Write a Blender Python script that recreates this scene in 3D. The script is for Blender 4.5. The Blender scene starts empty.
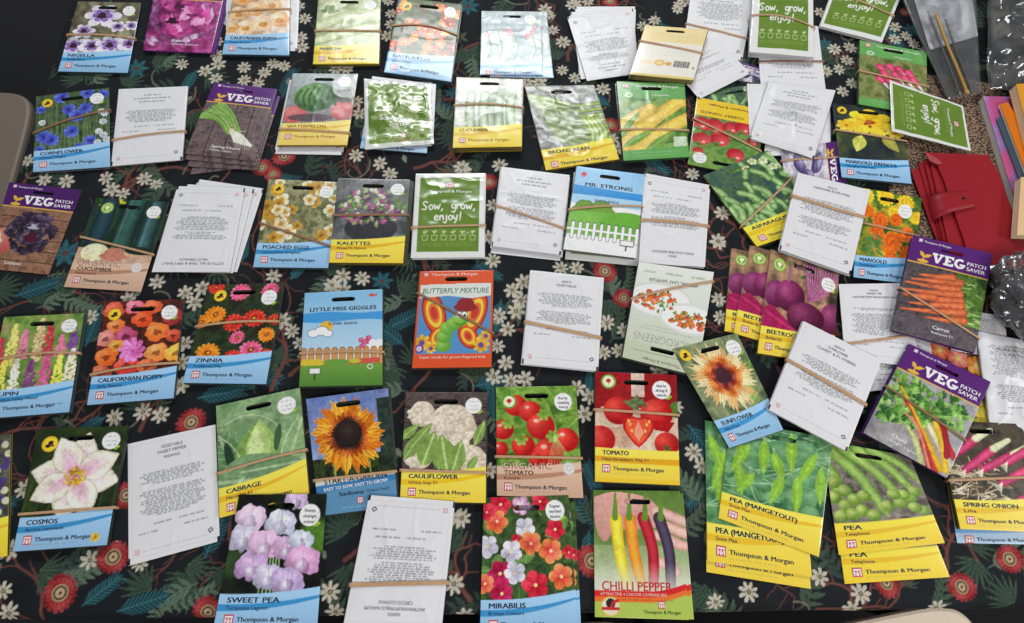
import bpy, math
import numpy as np

# ------------------------------------------------------------------ scene
SC = bpy.context.scene
COL = SC.collection
SC.view_settings.view_transform = 'Standard'
SC.view_settings.look = 'None'
SC.view_settings.gamma = 1
SC.view_settings.use_curve_mapping = False
SC.view_settings.exposure = -0.12

# camera geometry (metres, radians); the table top is at TZ
TZ = 0.74
FPX, PHI, ROLL, CH = 627.0, 1.2097, -0.0705, 0.748
_sp, _cp = math.sin(PHI), math.cos(PHI)
_cr, _sr = math.cos(ROLL), math.sin(ROLL)


def ground(u, v, h=0.0):
    """point of the place seen at (u, v) of a 1024x623 frame on the level plane h above the table"""
    u = u - 512.0
    v = v - 311.5
    u, v = _cr * u - _sr * v, _sr * u + _cr * v
    k = (CH - h) / (FPX * _sp + v * _cp)
    return np.array([u * k, (FPX * _cp - v * _sp) * k])


cam_d = bpy.data.cameras.new('camera')
cam = bpy.data.objects.new('camera', cam_d)
COL.objects.link(cam)
cam_d.sensor_width = 36.0
cam_d.lens = FPX / 1024.0 * 36.0
cam_d.clip_start = 0.02
X = np.array([1, 0, 0.0]); D = np.array([0, -_sp, -_cp]); F = np.array([0, _cp, -_sp])
right = _cr * X + _sr * D
down = -_sr * X + _cr * D
from mathutils import Matrix, Vector
M = Matrix.Identity(4)
for i in range(3):
    M[i][0] = right[i]; M[i][1] = -down[i]; M[i][2] = -F[i]
M[0][3], M[1][3], M[2][3] = 0, 0, TZ + CH
cam.matrix_world = M
SC.camera = cam

rng = np.random.default_rng(7)


def tag(o, label=None, cat=None, group=None, kind=None):
    if label: o['label'] = label
    if cat: o['category'] = cat
    if group: o['group'] = group
    if kind: o['kind'] = kind
    return o


def empty(name, loc=(0, 0, 0), rz=0.0):
    o = bpy.data.objects.new(name, None)
    o.empty_display_size = 0.02
    COL.objects.link(o)
    o.location = loc
    o.rotation_euler = (0, 0, rz)
    return o


# ------------------------------------------------------------------ materials
def principled(name):
    m = bpy.data.materials.new(name)
    m.use_nodes = True
    nt = m.node_tree
    return m, nt, nt.nodes['Principled BSDF']


def setin(b, **kw):
    for k, v in kw.items():
        k = k.replace('_', ' ')
        if k in b.inputs:
            b.inputs[k].default_value = v


def s2l(c):
    c = np.asarray(c, float) / 255.0
    return np.where(c <= 0.04045, c / 12.92, ((c + 0.055) / 1.055) ** 2.4)


def rgba(c):
    l = s2l(c)
    return (float(l[0]), float(l[1]), float(l[2]), 1.0)


def printed(name, rough, coat=0.0, bump=0.0, bscale=300.0, sheen=0.0, spec=0.5):
    """printed surface: ink colours stored on the mesh, fine noise for the grain"""
    m, nt, b = principled(name)
    a = nt.nodes.new('ShaderNodeAttribute'); a.attribute_name = 'ink'
    n = nt.nodes.new('ShaderNodeTexNoise'); n.inputs['Scale'].default_value = bscale
    tc = nt.nodes.new('ShaderNodeTexCoord')
    nt.links.new(tc.outputs['Object'], n.inputs['Vector'])
    mr = nt.nodes.new('ShaderNodeMapRange')
    mr.inputs['To Min'].default_value = max(0.0, rough - 0.05); mr.inputs['To Max'].default_value = rough + 0.05
    nt.links.new(n.outputs['Fac'], mr.inputs['Value'])
    nt.links.new(mr.outputs['Result'], b.inputs['Roughness'])
    nt.links.new(a.outputs['Color'], b.inputs['Base Color'])
    setin(b, Coat_Weight=coat, Coat_Roughness=0.12, Sheen_Weight=sheen, Specular_IOR_Level=spec)
    if bump:
        bp = nt.nodes.new('ShaderNodeBump'); bp.inputs['Strength'].default_value = bump
        bp.inputs['Distance'].default_value = 0.0006
        nt.links.new(n.outputs['Fac'], bp.inputs['Height'])
        nt.links.new(bp.outputs['Normal'], b.inputs['Normal'])
    return m


def plain(name, c, rough=0.5, noise=0.08, scale=60.0, **kw):
    m, nt, b = principled(name)
    n = nt.nodes.new('ShaderNodeTexNoise'); n.inputs['Scale'].default_value = scale
    n.inputs['Detail'].default_value = 4
    tc = nt.nodes.new('ShaderNodeTexCoord')
    nt.links.new(tc.outputs['Object'], n.inputs['Vector'])
    mx = nt.nodes.new('ShaderNodeMix'); mx.data_type = 'RGBA'
    l = s2l(c)
    mx.inputs[6].default_value = (*[float(v * (1 - noise)) for v in l], 1)
    mx.inputs[7].default_value = (*[float(min(1, v * (1 + noise))) for v in l], 1)
    nt.links.new(n.outputs['Fac'], mx.inputs[0])
    nt.links.new(mx.outputs[2], b.inputs['Base Color'])
    b.inputs['Roughness'].default_value = rough
    setin(b, **kw)
    return m


M_GLOSS = printed('glossy printed packet', 0.27, coat=0.2)
M_FOIL = printed('shiny foil sachet', 0.20, coat=0.4)
M_PAPER = printed('white coated paper', 0.40, coat=0.05)
M_CLOTH = printed('printed cotton', 0.8, bump=0.3, bscale=900, spec=0.18)
M_BAND = plain('tan rubber', (196, 156, 118), 0.6, 0.2, 120)
M_BAND2 = plain('brown rubber', (150, 108, 80), 0.6, 0.25, 120)


# ------------------------------------------------------------------ drawing
_nc = {}


def vnoise(xs, ys, scale, seed=0):
    """smooth value noise in 0..1 on the grid xs x ys"""
    r = np.random.default_rng(seed * 7919 + 13)
    gx = (xs - xs[0]) / scale; gy = (ys - ys[0]) / scale
    nx, ny = int(gx[-1]) + 3, int(gy[-1]) + 3
    g = r.random((ny, nx))
    ix = gx.astype(int); iy = gy.astype(int)
    fx = gx - ix; fy = gy - iy
    fx = fx * fx * (3 - 2 * fx); fy = fy * fy * (3 - 2 * fy)
    a = g[np.ix_(iy, ix)]; b = g[np.ix_(iy, ix + 1)]; c = g[np.ix_(iy + 1, ix)]; d = g[np.ix_(iy + 1, ix + 1)]
    fx = fx[None, :]; fy = fy[:, None]
    return (a * (1 - fx) + b * fx) * (1 - fy) + (c * (1 - fx) + d * fx) * fy


class Art:
    """a drawing of inks on a grid of points; units are the drawing's own (a packet is 100 x 133)"""

    def __init__(s, xs, ys, base=(255, 255, 255)):
        s.xs, s.ys = np.asarray(xs, float), np.asarray(ys, float)
        s.c = np.empty((len(ys), len(xs), 3)); s.c[:] = base
        s.txt = []
        s.slot = None
        s.r = np.random.default_rng(5)

    def win(s, x0, y0, x1, y1):
        i0, i1 = np.searchsorted(s.xs, [x0, x1]); j0, j1 = np.searchsorted(s.ys, [y0, y1])
        if i1 <= i0 or j1 <= j0: return None
        return slice(j0, j1), slice(i0, i1), s.xs[i0:i1][None, :], s.ys[j0:j1][:, None]

    def put(s, w, a, col):
        v = s.c[w[0], w[1]]
        a = np.clip(a, 0, 1)[..., None]
        s.c[w[0], w[1]] = v * (1 - a) + np.asarray(col, float) * a

    def noise(s, cols, scale, seed=1, box=None, sharp=1.0, a=1.0):
        box = box or (-1e9, -1e9, 1e9, 1e9)
        w = s.win(*box)
        if w is None: return
        xs, ys = w[2][0], w[3][:, 0]
        n = 0.55 * vnoise(xs, ys, scale, seed) + 0.3 * vnoise(xs, ys, scale / 2.3, seed + 50) + 0.15 * vnoise(xs, ys, scale / 5, seed + 90)
        n = np.clip((n - 0.5) * 1.9 * sharp + 0.5, 0, 0.9999)
        cols = np.asarray(cols, float); k = len(cols) - 1
        t = n * k; i = t.astype(int); f = (t - i)[..., None]
        s.put(w, np.full(n.shape, a), cols[i] * (1 - f) + cols[np.minimum(i + 1, k)] * f)

    def vgrad(s, y0, y1, c0, c1, x0=-1e9, x1=1e9):
        w = s.win(x0, y0, x1, y1)
        if w is None: return
        t = ((w[3] - y0) / (y1 - y0))[..., None]
        s.c[w[0], w[1]] = np.asarray(c0, float) * (1 - t) + np.asarray(c1, float) * t

    def rect(s, x0, y0, x1, y1, col, a=1.0):
        w = s.win(x0, y0, x1, y1)
        if w: s.put(w, np.full((w[3].shape[0], w[2].shape[1]), a), col)

    def grain(s, k=1.0, seed=77):
        """the fine unevenness of a printed photograph"""
        n = 0.9 * (vnoise(s.xs, s.ys, 9, seed) - .5) + 1.0 * (vnoise(s.xs, s.ys, 3.2, seed + 1) - .5) + .8 * (vnoise(s.xs, s.ys, 1.6, seed + 2) - .5)
        m = s.c.mean(-1, keepdims=True)
        s.c = np.clip((s.c - 118) * 1.14 + 115 + (m - s.c) * .07, 0, 255) * (1 + .15 * k * n[..., None])
        s.c = np.clip(s.c, 0, 252)

    def ell(s, cx, cy, rx, ry=None, col=(0, 0, 0), rot=0.0, soft=0.7, a=1.0, col2=None, lx=-0.35, ly=-0.35, wob=0.0, seed=0):
        """ellipse; col2 gives a rounder look: col at the rim, col2 near (lx, ly)"""
        ry = ry or rx
        m = max(rx, ry) * 1.3 + 1
        w = s.win(cx - m, cy - m, cx + m, cy + m)
        if w is None: return
        dx, dy = w[2] - cx, w[3] - cy
        c, n = math.cos(rot), math.sin(rot)
        u = (dx * c + dy * n) / rx; v = (-dx * n + dy * c) / ry
        q = np.sqrt(u * u + v * v)
        if wob:
            th = np.arctan2(v, u)
            q = q / (1 + wob * (np.sin(3 * th + seed) + .7 * np.sin(5 * th + seed * 2.3) + .5 * np.sin(9 * th + seed * 1.7)))
        al = (1 - q) * min(rx, ry) / soft + 0.5
        cc = np.asarray(col, float)
        if col2 is not None:
            t = np.clip(np.sqrt((u - lx) ** 2 + (v - ly) ** 2) / 1.2, 0, 1)[..., None]
            cc = np.asarray(col2, float) * (1 - t) + cc * t
        s.put(w, np.clip(al, 0, 1) * a, cc)

    def flower(s, cx, cy, R, n, out, inn, cen=None, cr=0.2, rot=0.0, deep=0.5, p=0.7, asp=1.0, tilt=0.0, streak=14.0, gp=1.0, cen2=None, seed=0):
        m = R * 1.1
        w = s.win(cx - m, cy - m, cx + m, cy + m)
        if w is None: return
        dx, dy = w[2] - cx, w[3] - cy
        c, k = math.cos(tilt), math.sin(tilt)
        u = dx * c + dy * k; v = (-dx * k + dy * c) / asp
        r = np.sqrt(u * u + v * v); th = np.arctan2(v, u) - rot
        wv = np.abs(np.cos(th * n / 2)) ** p
        idx = np.floor((th * n / (2 * math.pi)) + 0.5)
        ln = 1 - 0.14 * np.abs(np.sin(idx * 12.9 + seed + cx))
        E = R * (1 - deep + deep * wv) * ln
        al = np.clip((E - r) / 0.7 + 0.5, 0, 1)
        t = (np.clip(r / np.maximum(E, .01), 0, 1) ** gp)[..., None]
        cc = np.asarray(inn, float) * (1 - t) + np.asarray(out, float) * t
        cc = cc + ((wv - 0.75) * streak * 2.2 + np.sin(th * n * 2.5 + r) * streak * .5 + np.sin(idx * 7.3) * streak)[..., None]
        s.put(w, al, np.clip(cc, 0, 255))
        if cen is not None:
            s.ell(cx, cy, R * cr, R * cr * asp, cen, tilt, col2=cen2)

    def seg(s, pts):
        pts = np.asarray(pts, float)
        return pts

    def tube(s, pts, w0, col, w1=None, col2=None, a=1.0, soft=0.6, smooth=True):
        """rounded stroke from pts; col at the rims, col2 along the middle"""
        pts = np.asarray(pts, float)
        if smooth and len(pts) > 2: pts = curve(pts, 5)
        w1 = w0 if w1 is None else w1
        m = max(w0, w1) / 2 + 1
        lo = pts.min(0) - m; hi = pts.max(0) + m
        w = s.win(lo[0], lo[1], hi[0], hi[1])
        if w is None: return
        Xg = w[2] + 0 * w[3]; Yg = w[3] + 0 * w[2]
        best = np.full(Xg.shape, 1e9)
        N = len(pts) - 1
        for i in range(N):
            p, q = pts[i], pts[i + 1]
            d = q - p; L2 = max(d @ d, 1e-9)
            t = np.clip(((Xg - p[0]) * d[0] + (Yg - p[1]) * d[1]) / L2, 0, 1)
            dist = np.hypot(Xg - p[0] - t * d[0], Yg - p[1] - t * d[1])
            ww = (w0 + (w1 - w0) * (i + t) / N) / 2
            best = np.minimum(best, dist / np.maximum(ww, 0.05))
        hw = max(w0, w1) / 2
        al = np.clip((1 - best) * hw / soft + 0.5, 0, 1) * a
        cc = np.asarray(col, float)
        if col2 is not None:
            t = np.clip(best, 0, 1)[..., None] ** 1.6
            cc = np.asarray(col2, float) * (1 - t) + cc * t
        s.put(w, al, cc)

    def poly(s, pts, col, a=1.0, col2=None):
        pts = np.asarray(pts, float)
        lo = pts.min(0); hi = pts.max(0)
        w = s.win(lo[0], lo[1], hi[0], hi[1])
        if w is None: return
        Xg = w[2] + 0 * w[3]; Yg = w[3] + 0 * w[2]
        ins = np.zeros(Xg.shape, bool)
        j = len(pts) - 1
        for i in range(len(pts)):
            xi, yi = pts[i]; xj, yj = pts[j]
            if yi != yj:
                ins ^= ((yi > Yg) != (yj > Yg)) & (Xg < (xj - xi) * (Yg - yi) / (yj - yi) + xi)
            j = i
        cc = np.asarray(col, float)
        if col2 is not None:
            t = ((Yg - lo[1]) / max(hi[1] - lo[1], 1e-6))[..., None]
            cc = cc * (1 - t) + np.asarray(col2, float) * t
        s.put(w, ins * a, cc)

    def leaf(s, x, y, L, W, ang, col, col2=None, vein=True):
        dx, dy = math.cos(ang), math.sin(ang)
        n = 9
        P = []
        for i in range(n + 1):
            t = i / n; P.append((x + dx * L * t - dy * W / 2 * math.sin(math.pi * t ** .8), y + dy * L * t + dx * W / 2 * math.sin(math.pi * t ** .8)))
        for i in range(n - 1, 0, -1):
            t = i / n; P.append((x + dx * L * t + dy * W / 2 * math.sin(math.pi * t ** .8), y + dy * L * t - dx * W / 2 * math.sin(math.pi * t ** .8)))
        s.poly(P, col)
        if vein:
            s.tube([(x, y), (x + dx * L * .9, y + dy * L * .9)], max(.7, W * .1), col2 or tuple(min(255, v * 1.3 + 15) for v in col), a=.7)

    def small(s, x0, x1, y, dens=0.75, col=(70, 72, 82), th=1.0, a=0.75):
        a = a * .8
        """one line of print too small to read"""
        w = s.win(x0, y - 1.5, x1, y + 1.5)
        if w is None: return
        r = s.r
        xx = w[2][0]
        al = np.zeros(len(xx)); x = x0
        while x < x1:
            L = r.uniform(2.0, 7.5)
            k = (xx >= x) & (xx < x + L)
            al[k] = 0.55 + 0.45 * r.random(k.sum())
            x += L + r.uniform(1.0, 1.8)
        prof = np.clip(1.15 - np.abs(w[3] - y) / th, 0, 1)
        s.put(w, prof * al[None, :] * a * (0.6 + 0.4 * dens), col)

    def text(s, body, x, y, h, col, w=None, bold=0.0, al='l', skew=0.0, rot=0.0, res=2, dz=0.0):
        """letters with their baseline at y, cap height h, squeezed to width w"""
        if bold > 0.005:      # heavier letters: printed twice, a hair apart
            s.txt.append((body, x + h * bold * 2.6, y, h, col, w, 0.0, al, skew, rot, res, dz + .02))
            bold = 0.0
        s.txt.append((body, x, y, h, col, w, bold, al, skew, rot, res, dz))

    def shape(s, pts, col, dz=0.0):
        """a crisp printed outline (list of points)"""
        s.txt.append(('@', pts, col, dz))


def curve(pts, k=6):
    pts = np.asarray(pts, float)
    P = np.vstack([2 * pts[0] - pts[1], pts, 2 * pts[-1] - pts[-2]])
    out = []
    for i in range(1, len(P) - 2):
        for j in range(k):
            t = j / k
            out.append(0.5 * ((2 * P[i]) + (-P[i - 1] + P[i + 1]) * t + (2 * P[i - 1] - 5 * P[i] + 4 * P[i + 1] - P[i + 2]) * t * t + (-P[i - 1] + 3 * P[i] - 3 * P[i + 1] + P[i + 2]) * t ** 3))
    out.append(P[-2])
    return np.array(out)


_tc = {}


def glyphs(body, bold, res):
    k = (body, bold, res)
    if k not in _tc:
        c = bpy.data.curves.new('lettering', 'FONT')
        c.body = body; c.resolution_u = res; c.offset = bold
        o = bpy.data.objects.new('lettering', c)
        me = bpy.data.meshes.new_from_object(o)
        v = np.empty(len(me.vertices) * 3); me.vertices.foreach_get('co', v); v = v.reshape(-1, 3)[:, :2]
        f = [tuple(p.vertices) for p in me.polygons]
        bpy.data.meshes.remove(me); bpy.data.objects.remove(o); bpy.data.curves.remove(c)
        _tc[k] = (v, f)
    return _tc[k]


def lettering(art):
    """all letters and outlines of a drawing: points in its units, faces, colour per point, lift per point"""
    V, Fc, C, Z = [], [], [], []
    n = 0
    for t in art.txt:
        if t[0] == '@':
            _, pts, col, dz = t
            v = np.asarray(pts, float); f = [tuple(range(len(v)))]
        else:
            body, x, y, h, col, w, bold, al, skew, rot, res, dz = t
            g, f = glyphs(body, bold, res)
            if not len(g): continue
            v = g.copy(); x0, x1 = v[:, 0].min(), v[:, 0].max()
            k = h / 0.70
            v[:, 0] -= x0
            v[:, 0] += v[:, 1] * skew
            v[:, 1] *= k
            v[:, 0] *= (w / (x1 - x0)) if w else k
            W = (x1 - x0) * ((w / (x1 - x0)) if w else k)
            if al == 'c': v[:, 0] -= W / 2
            if al == 'r': v[:, 0] -= W
            v[:, 1] *= -1
            c, sn = math.cos(rot), math.sin(rot)
            v = np.stack([v[:, 0] * c - v[:, 1] * sn + x, v[:, 0] * sn + v[:, 1] * c + y], 1)
        V.append(v); C.append(np.tile(np.asarray(col, float), (len(v), 1))); Z.append(np.full(len(v), dz))
        Fc += [tuple(i + n for i in p) for p in f]
        n += len(v)
    if not V: return None
    return np.vstack(V), Fc, np.vstack(C), np.concatenate(Z)


def mesh_from(name, V, quads, extra, colors, mat, smooth=True):
    """V (n,3); quads (m,4) int array; extra list of faces; colors (n,3) 0..255"""
    me = bpy.data.meshes.new(name)
    nq = len(quads)
    loops = [quads.reshape(-1)] if nq else []
    counts = [np.full(nq, 4, np.int32)] if nq else []
    if extra:
        loops.append(np.fromiter((i for f in extra for i in f), np.int32))
        counts.append(np.fromiter((len(f) for f in extra), np.int32))
    loops = np.concatenate(loops).astype(np.int32); counts = np.concatenate(counts).astype(np.int32)
    me.vertices.add(len(V)); me.vertices.foreach_set('co', np.ascontiguousarray(V, np.float32).reshape(-1))
    me.loops.add(len(loops)); me.loops.foreach_set('vertex_index', loops)
    me.polygons.add(len(counts))
    st = np.concatenate([[0], np.cumsum(counts)[:-1]]).astype(np.int32)
    me.polygons.foreach_set('loop_start', st)
    me.polygons.foreach_set('use_smooth', np.full(len(counts), smooth))
    if colors is not None:
        a = me.color_attributes.new('ink', 'BYTE_COLOR', 'POINT')
        c = np.ones((len(V), 4), np.float32); c[:, :3] = np.clip(colors, 0, 255) / 255.0
        a.data.foreach_set('color_srgb', c.reshape(-1))
    me.materials.append(mat)
    me.update(calc_edges=True)
    me.validate()
    return me
# ------------------------------------------------------------------ packets
PW, PL = 0.098, 0.131          # a packet, metres
TP = 0.0018                    # a filled packet's thickness
SLOT = (35.0, 65.0, 9.5, 15.3)  # hanging slot in a packet's own units (x0, x1, y0, y1)


def fill_quad(q, hs):
    """corners (TL, TR, BR, BL) on the table plane; None corners follow from a packet's size"""
    p = [None if c is None else ground(c[0], c[1], h) for c, h in zip(q, hs)]
    def perp(d): return np.array([-d[1], d[0]])
    k = [i for i in range(4) if p[i] is not None]
    if len(k) == 3:
        m = [i for i in range(4) if p[i] is None][0]
        p[m] = p[(m + 1) % 4] + p[(m - 1) % 4] - p[(m + 2) % 4]
    elif len(k) == 2:
        if k == [2, 3]:
            u = perp(p[2] - p[3]); u /= np.hypot(*u); p[0] = p[3] + u * PL; p[1] = p[2] + u * PL
        elif k == [0, 1]:
            u = perp(p[1] - p[0]); u /= np.hypot(*u); p[3] = p[0] - u * PL; p[2] = p[1] - u * PL
        elif k == [0, 3]:
            u = perp(p[3] - p[0]); u /= np.hypot(*u); p[1] = p[0] + u * PW; p[2] = p[3] + u * PW
        elif k == [1, 2]:
            u = perp(p[2] - p[1]); u /= np.hypot(*u); p[0] = p[1] - u * PW; p[3] = p[2] - u * PW
    return np.array(p)


def corners_of(q, hs, rot):
    """own corners (TL, TR, BR, BL) of a packet turned by rot degrees clockwise in the picture"""
    p = fill_quad(q, hs)
    s = {0: 0, 90: 1, 180: 2, 270: 3}[rot]
    return np.roll(p, -s, axis=0), np.roll(np.asarray(hs, float), -s)


class Sheet:
    def __init__(s, P, hs, th, pillow, crump, cs, seed):
        s.c = P.mean(0); d = (P[1] - P[0]) + (P[2] - P[3]); s.rz = math.atan2(d[1], d[0])
        c, n = math.cos(-s.rz), math.sin(-s.rz)
        R = np.array([[c, -n], [n, c]])
        s.L = (P - s.c) @ R.T
        s.R = R
        s.hs, s.th, s.pillow, s.crump, s.cs, s.seed = hs, th, pillow, crump, cs, seed
        g = np.linspace(0, 1, 61); h = np.linspace(0, 1, 81)
        s.g, s.h = g, h
        if crump:
            k = 0.6 * vnoise(g * 100, h * 133, cs, seed) + 0.4 * vnoise(g * 100, h * 133, cs / 2.6, seed + 1)
            # creased look: ridges
            rd = 1 - np.abs(vnoise(g * 100, h * 133, cs * 1.3, seed + 2) - 0.5) * 3.2
            s.nz = crump * (k - 0.3 + 0.55 * np.clip(rd, 0, 1) ** 3)
        else:
            s.nz = np.zeros((81, 61))

    def z(s, u, v):
        """height of the upper face, metres above the table; u, v in 0..1"""
        u = np.clip(u, 0, 1); v = np.clip(v, 0, 1)
        hb = (s.hs[0] * (1 - u) + s.hs[1] * u) * (1 - v) + (s.hs[3] * (1 - u) + s.hs[2] * u) * v
        e = np.clip(np.sin(math.pi * u) * np.sin(math.pi * v), 0, 1)
        base = s.th * 0.45 + s.th * 0.5 * e ** 0.4 + s.pillow * e
        if s.crump:
            i = u * 60; j = v * 80
            i0 = np.minimum(i.astype(int), 59); j0 = np.minimum(j.astype(int), 79)
            fi = i - i0; fj = j - j0
            n = (s.nz[j0, i0] * (1 - fi) + s.nz[j0, i0 + 1] * fi) * (1 - fj) + (s.nz[j0 + 1, i0] * (1 - fi) + s.nz[j0 + 1, i0 + 1] * fi) * fj
            base = base + np.maximum(n * (0.25 + 0.75 * e ** .3), -0.3 * s.th)
        return hb + base

    def xy(s, u, v):
        L = s.L
        u = u[..., None]; v = v[..., None]
        return (L[0] * (1 - u) + L[1] * u) * (1 - v) + (L[3] * (1 - u) + L[2] * u) * v

    def world(s, u, v):
        p = s.xy(np.asarray(u, float), np.asarray(v, float))
        c, n = math.cos(s.rz), math.sin(s.rz)
        return p @ np.array([[c, n], [-n, c]]) + s.c

    def build(s, name, art, mat, back=(225, 225, 225), edge=None, slot=None):
        xs, ys = art.xs, art.ys
        nx, ny = len(xs), len(ys)
        U, Vv = np.meshgrid(xs / 100.0, ys / 133.0)
        xy = s.xy(U, Vv)
        z = s.z(U, Vv)
        zb = float(min(s.hs))
        top = np.dstack([xy, z - zb]).reshape(-1, 3)
        idx = np.arange(nx * ny).reshape(ny, nx)
        q = np.stack([idx[1:, :-1], idx[1:, 1:], idx[:-1, 1:], idx[:-1, :-1]], -1)
        if slot:
            cx = (xs[1:] + xs[:-1]) / 2; cy = (ys[1:] + ys[:-1]) / 2
            x0, x1, y0, y1 = slot; r = (y1 - y0) / 2; ym = (y0 + y1) / 2
            dx = np.maximum(np.maximum(x0 + r - cx, cx - (x1 - r)), 0)[None, :]
            keep = np.hypot(dx, (cy - ym)[:, None]) > r
            q = q[keep]
        q = q.reshape(-1, 4)
        V = [top]; Cc = [art.c.reshape(-1, 3)]
        n = len(top)
        ring = np.concatenate([idx[0, :-1], idx[:-1, -1], idx[-1, :0:-1], idx[:0:-1, 0]])
        m = len(ring)
        rt = top[ring].copy()
        hb = ((s.hs[0] * (1 - U) + s.hs[1] * U) * (1 - Vv) + (s.hs[3] * (1 - U) + s.hs[2] * U) * Vv).reshape(-1)[ring] - zb
        rb = rt.copy(); rb[:, 2] = hb
        V += [rt, rb]
        ec = np.asarray(edge if edge is not None else (200, 200, 200), float)
        ecs = np.tile(ec, (m, 1)); Cc += [ecs, ecs * 0.9]
        a = n + np.arange(m); b = n + m + np.arange(m)
        sk = np.stack([a, b, np.roll(b, -1), np.roll(a, -1)], -1)[:, ::-1]
        quads = np.vstack([q, sk])
        n += 2 * m
        extra = []
        lt = lettering(art)
        if lt:
            tv, tf, tcl, tz = lt
            uu = tv[:, 0] / 100.0; vv = tv[:, 1] / 133.0
            p = s.xy(uu, vv)
            V.append(np.column_stack([p, s.z(uu, vv) - zb + 0.00022 + tz * 1e-3])); Cc.append(tcl)
            extra = [tuple(i + n for i in f) for f in tf]
        me = mesh_from(name, np.vstack(V), quads, extra, np.vstack(Cc), mat)
        o = bpy.data.objects.new(name, me)
        COL.objects.link(o)
        o.location = (s.c[0], s.c[1], TZ + zb)
        o.rotation_euler = (0, 0, s.rz)
        return o


def grid(slot, n=None):
    if n is None:
        return np.linspace(0, 100, 132), np.linspace(0, 133, 176)
    xs = list(np.linspace(0, 100, n)); ys = list(np.linspace(0, 133, int(n * 1.33)))
    if slot: xs += [slot[0], slot[1]]; ys += [slot[2], slot[3]]
    return np.unique(np.round(xs, 3)), np.unique(np.round(ys, 3))


def band(sheet, vl, vr, bow=0.0, low=0.0, name='rubber_band', wd=3.0, mat=None, label='', group=None, ax='x', hang=None):
    """a rubber band stretched round a stack: across the top from v=vl at the left edge to v=vr at the right,
    down the sides and back under the stack"""
    n = 26
    t = np.linspace(0, 1, n)
    if ax == 'x':
        u = t * 1.0; v = vl + (vr - vl) * t + bow * np.sin(math.pi * t)
    else:
        v = t * 1.0; u = vl + (vr - vl) * t + bow * np.sin(math.pi * t)
    tk = 0.0009
    ut, vt = u.copy(), v.copy()
    p = sheet.world(ut, vt); z = sheet.z(ut, vt) + 0.00075 + tk / 2
    # the band is taut: it does not follow dips
    z = np.maximum(z, z.mean() - 0.0002)
    d0 = p[-1] - p[0]; d0 /= np.hypot(*d0)
    out = 0.0022
    zl = low + tk * 0.75
    top = np.column_stack([p, z])
    e1 = p[-1] + d0 * out; e0 = p[0] - d0 * out
    path = [tuple(x) for x in top]
    path += [(*(p[-1] + d0 * out * .8), z[-1] - .0004), (*e1, z[-1] - 0.0016), (*e1, zl + 0.0008), (*(e1 - d0 * .0008), zl)]
    for k in np.linspace(0.9, 0.1, 7):
        path.append((*(p[0] * (1 - k) + p[-1] * k), zl))
    path += [(*(e0 + d0 * .0008), zl), (*e0, zl + 0.0008), (*e0, z[0] - 0.0016), (*(p[0] - d0 * out * .8), z[0] - .0004)]
    P = np.array(path); m = len(P)
    P[:, 2] = np.maximum(P[:, 2], zl)
    T = np.roll(P, -1, 0) - np.roll(P, 1, 0); T /= np.linalg.norm(T, axis=1)[:, None]
    S = np.array([-d0[1], d0[0], 0.0]); S = np.tile(S, (m, 1)); S -= (S * T).sum(1)[:, None] * T; S /= np.linalg.norm(S, axis=1)[:, None]
    Nn = np.cross(T, S)
    w = wd * 1e-3 / 2
    ang = [(1, .35), (.6, 1), (-.6, 1), (-1, .35), (-1, -.35), (-.6, -1), (.6, -1), (1, -.35)]
    c = P.mean(0)
    V = []
    for (a, b) in ang: V.append(P + S * w * a + Nn * tk / 2 * b)
    V = np.stack(V, 1).reshape(-1, 3)
    K = len(ang)
    Q = []
    for i in range(m):
        for j in range(K):
            Q.append((i * K + j, ((i + 1) % m) * K + j, ((i + 1) % m) * K + (j + 1) % K, i * K + (j + 1) % K))
    V = V - [c[0], c[1], 0]
    me = mesh_from(name, V, np.array(Q), [], None, mat or M_BAND)
    o = bpy.data.objects.new(name, me); COL.objects.link(o)
    o.location = (c[0], c[1], TZ)
    tag(o, label, 'rubber band', group or 'rubber bands round the seed packets')
    return o


STACKS = {}


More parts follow.
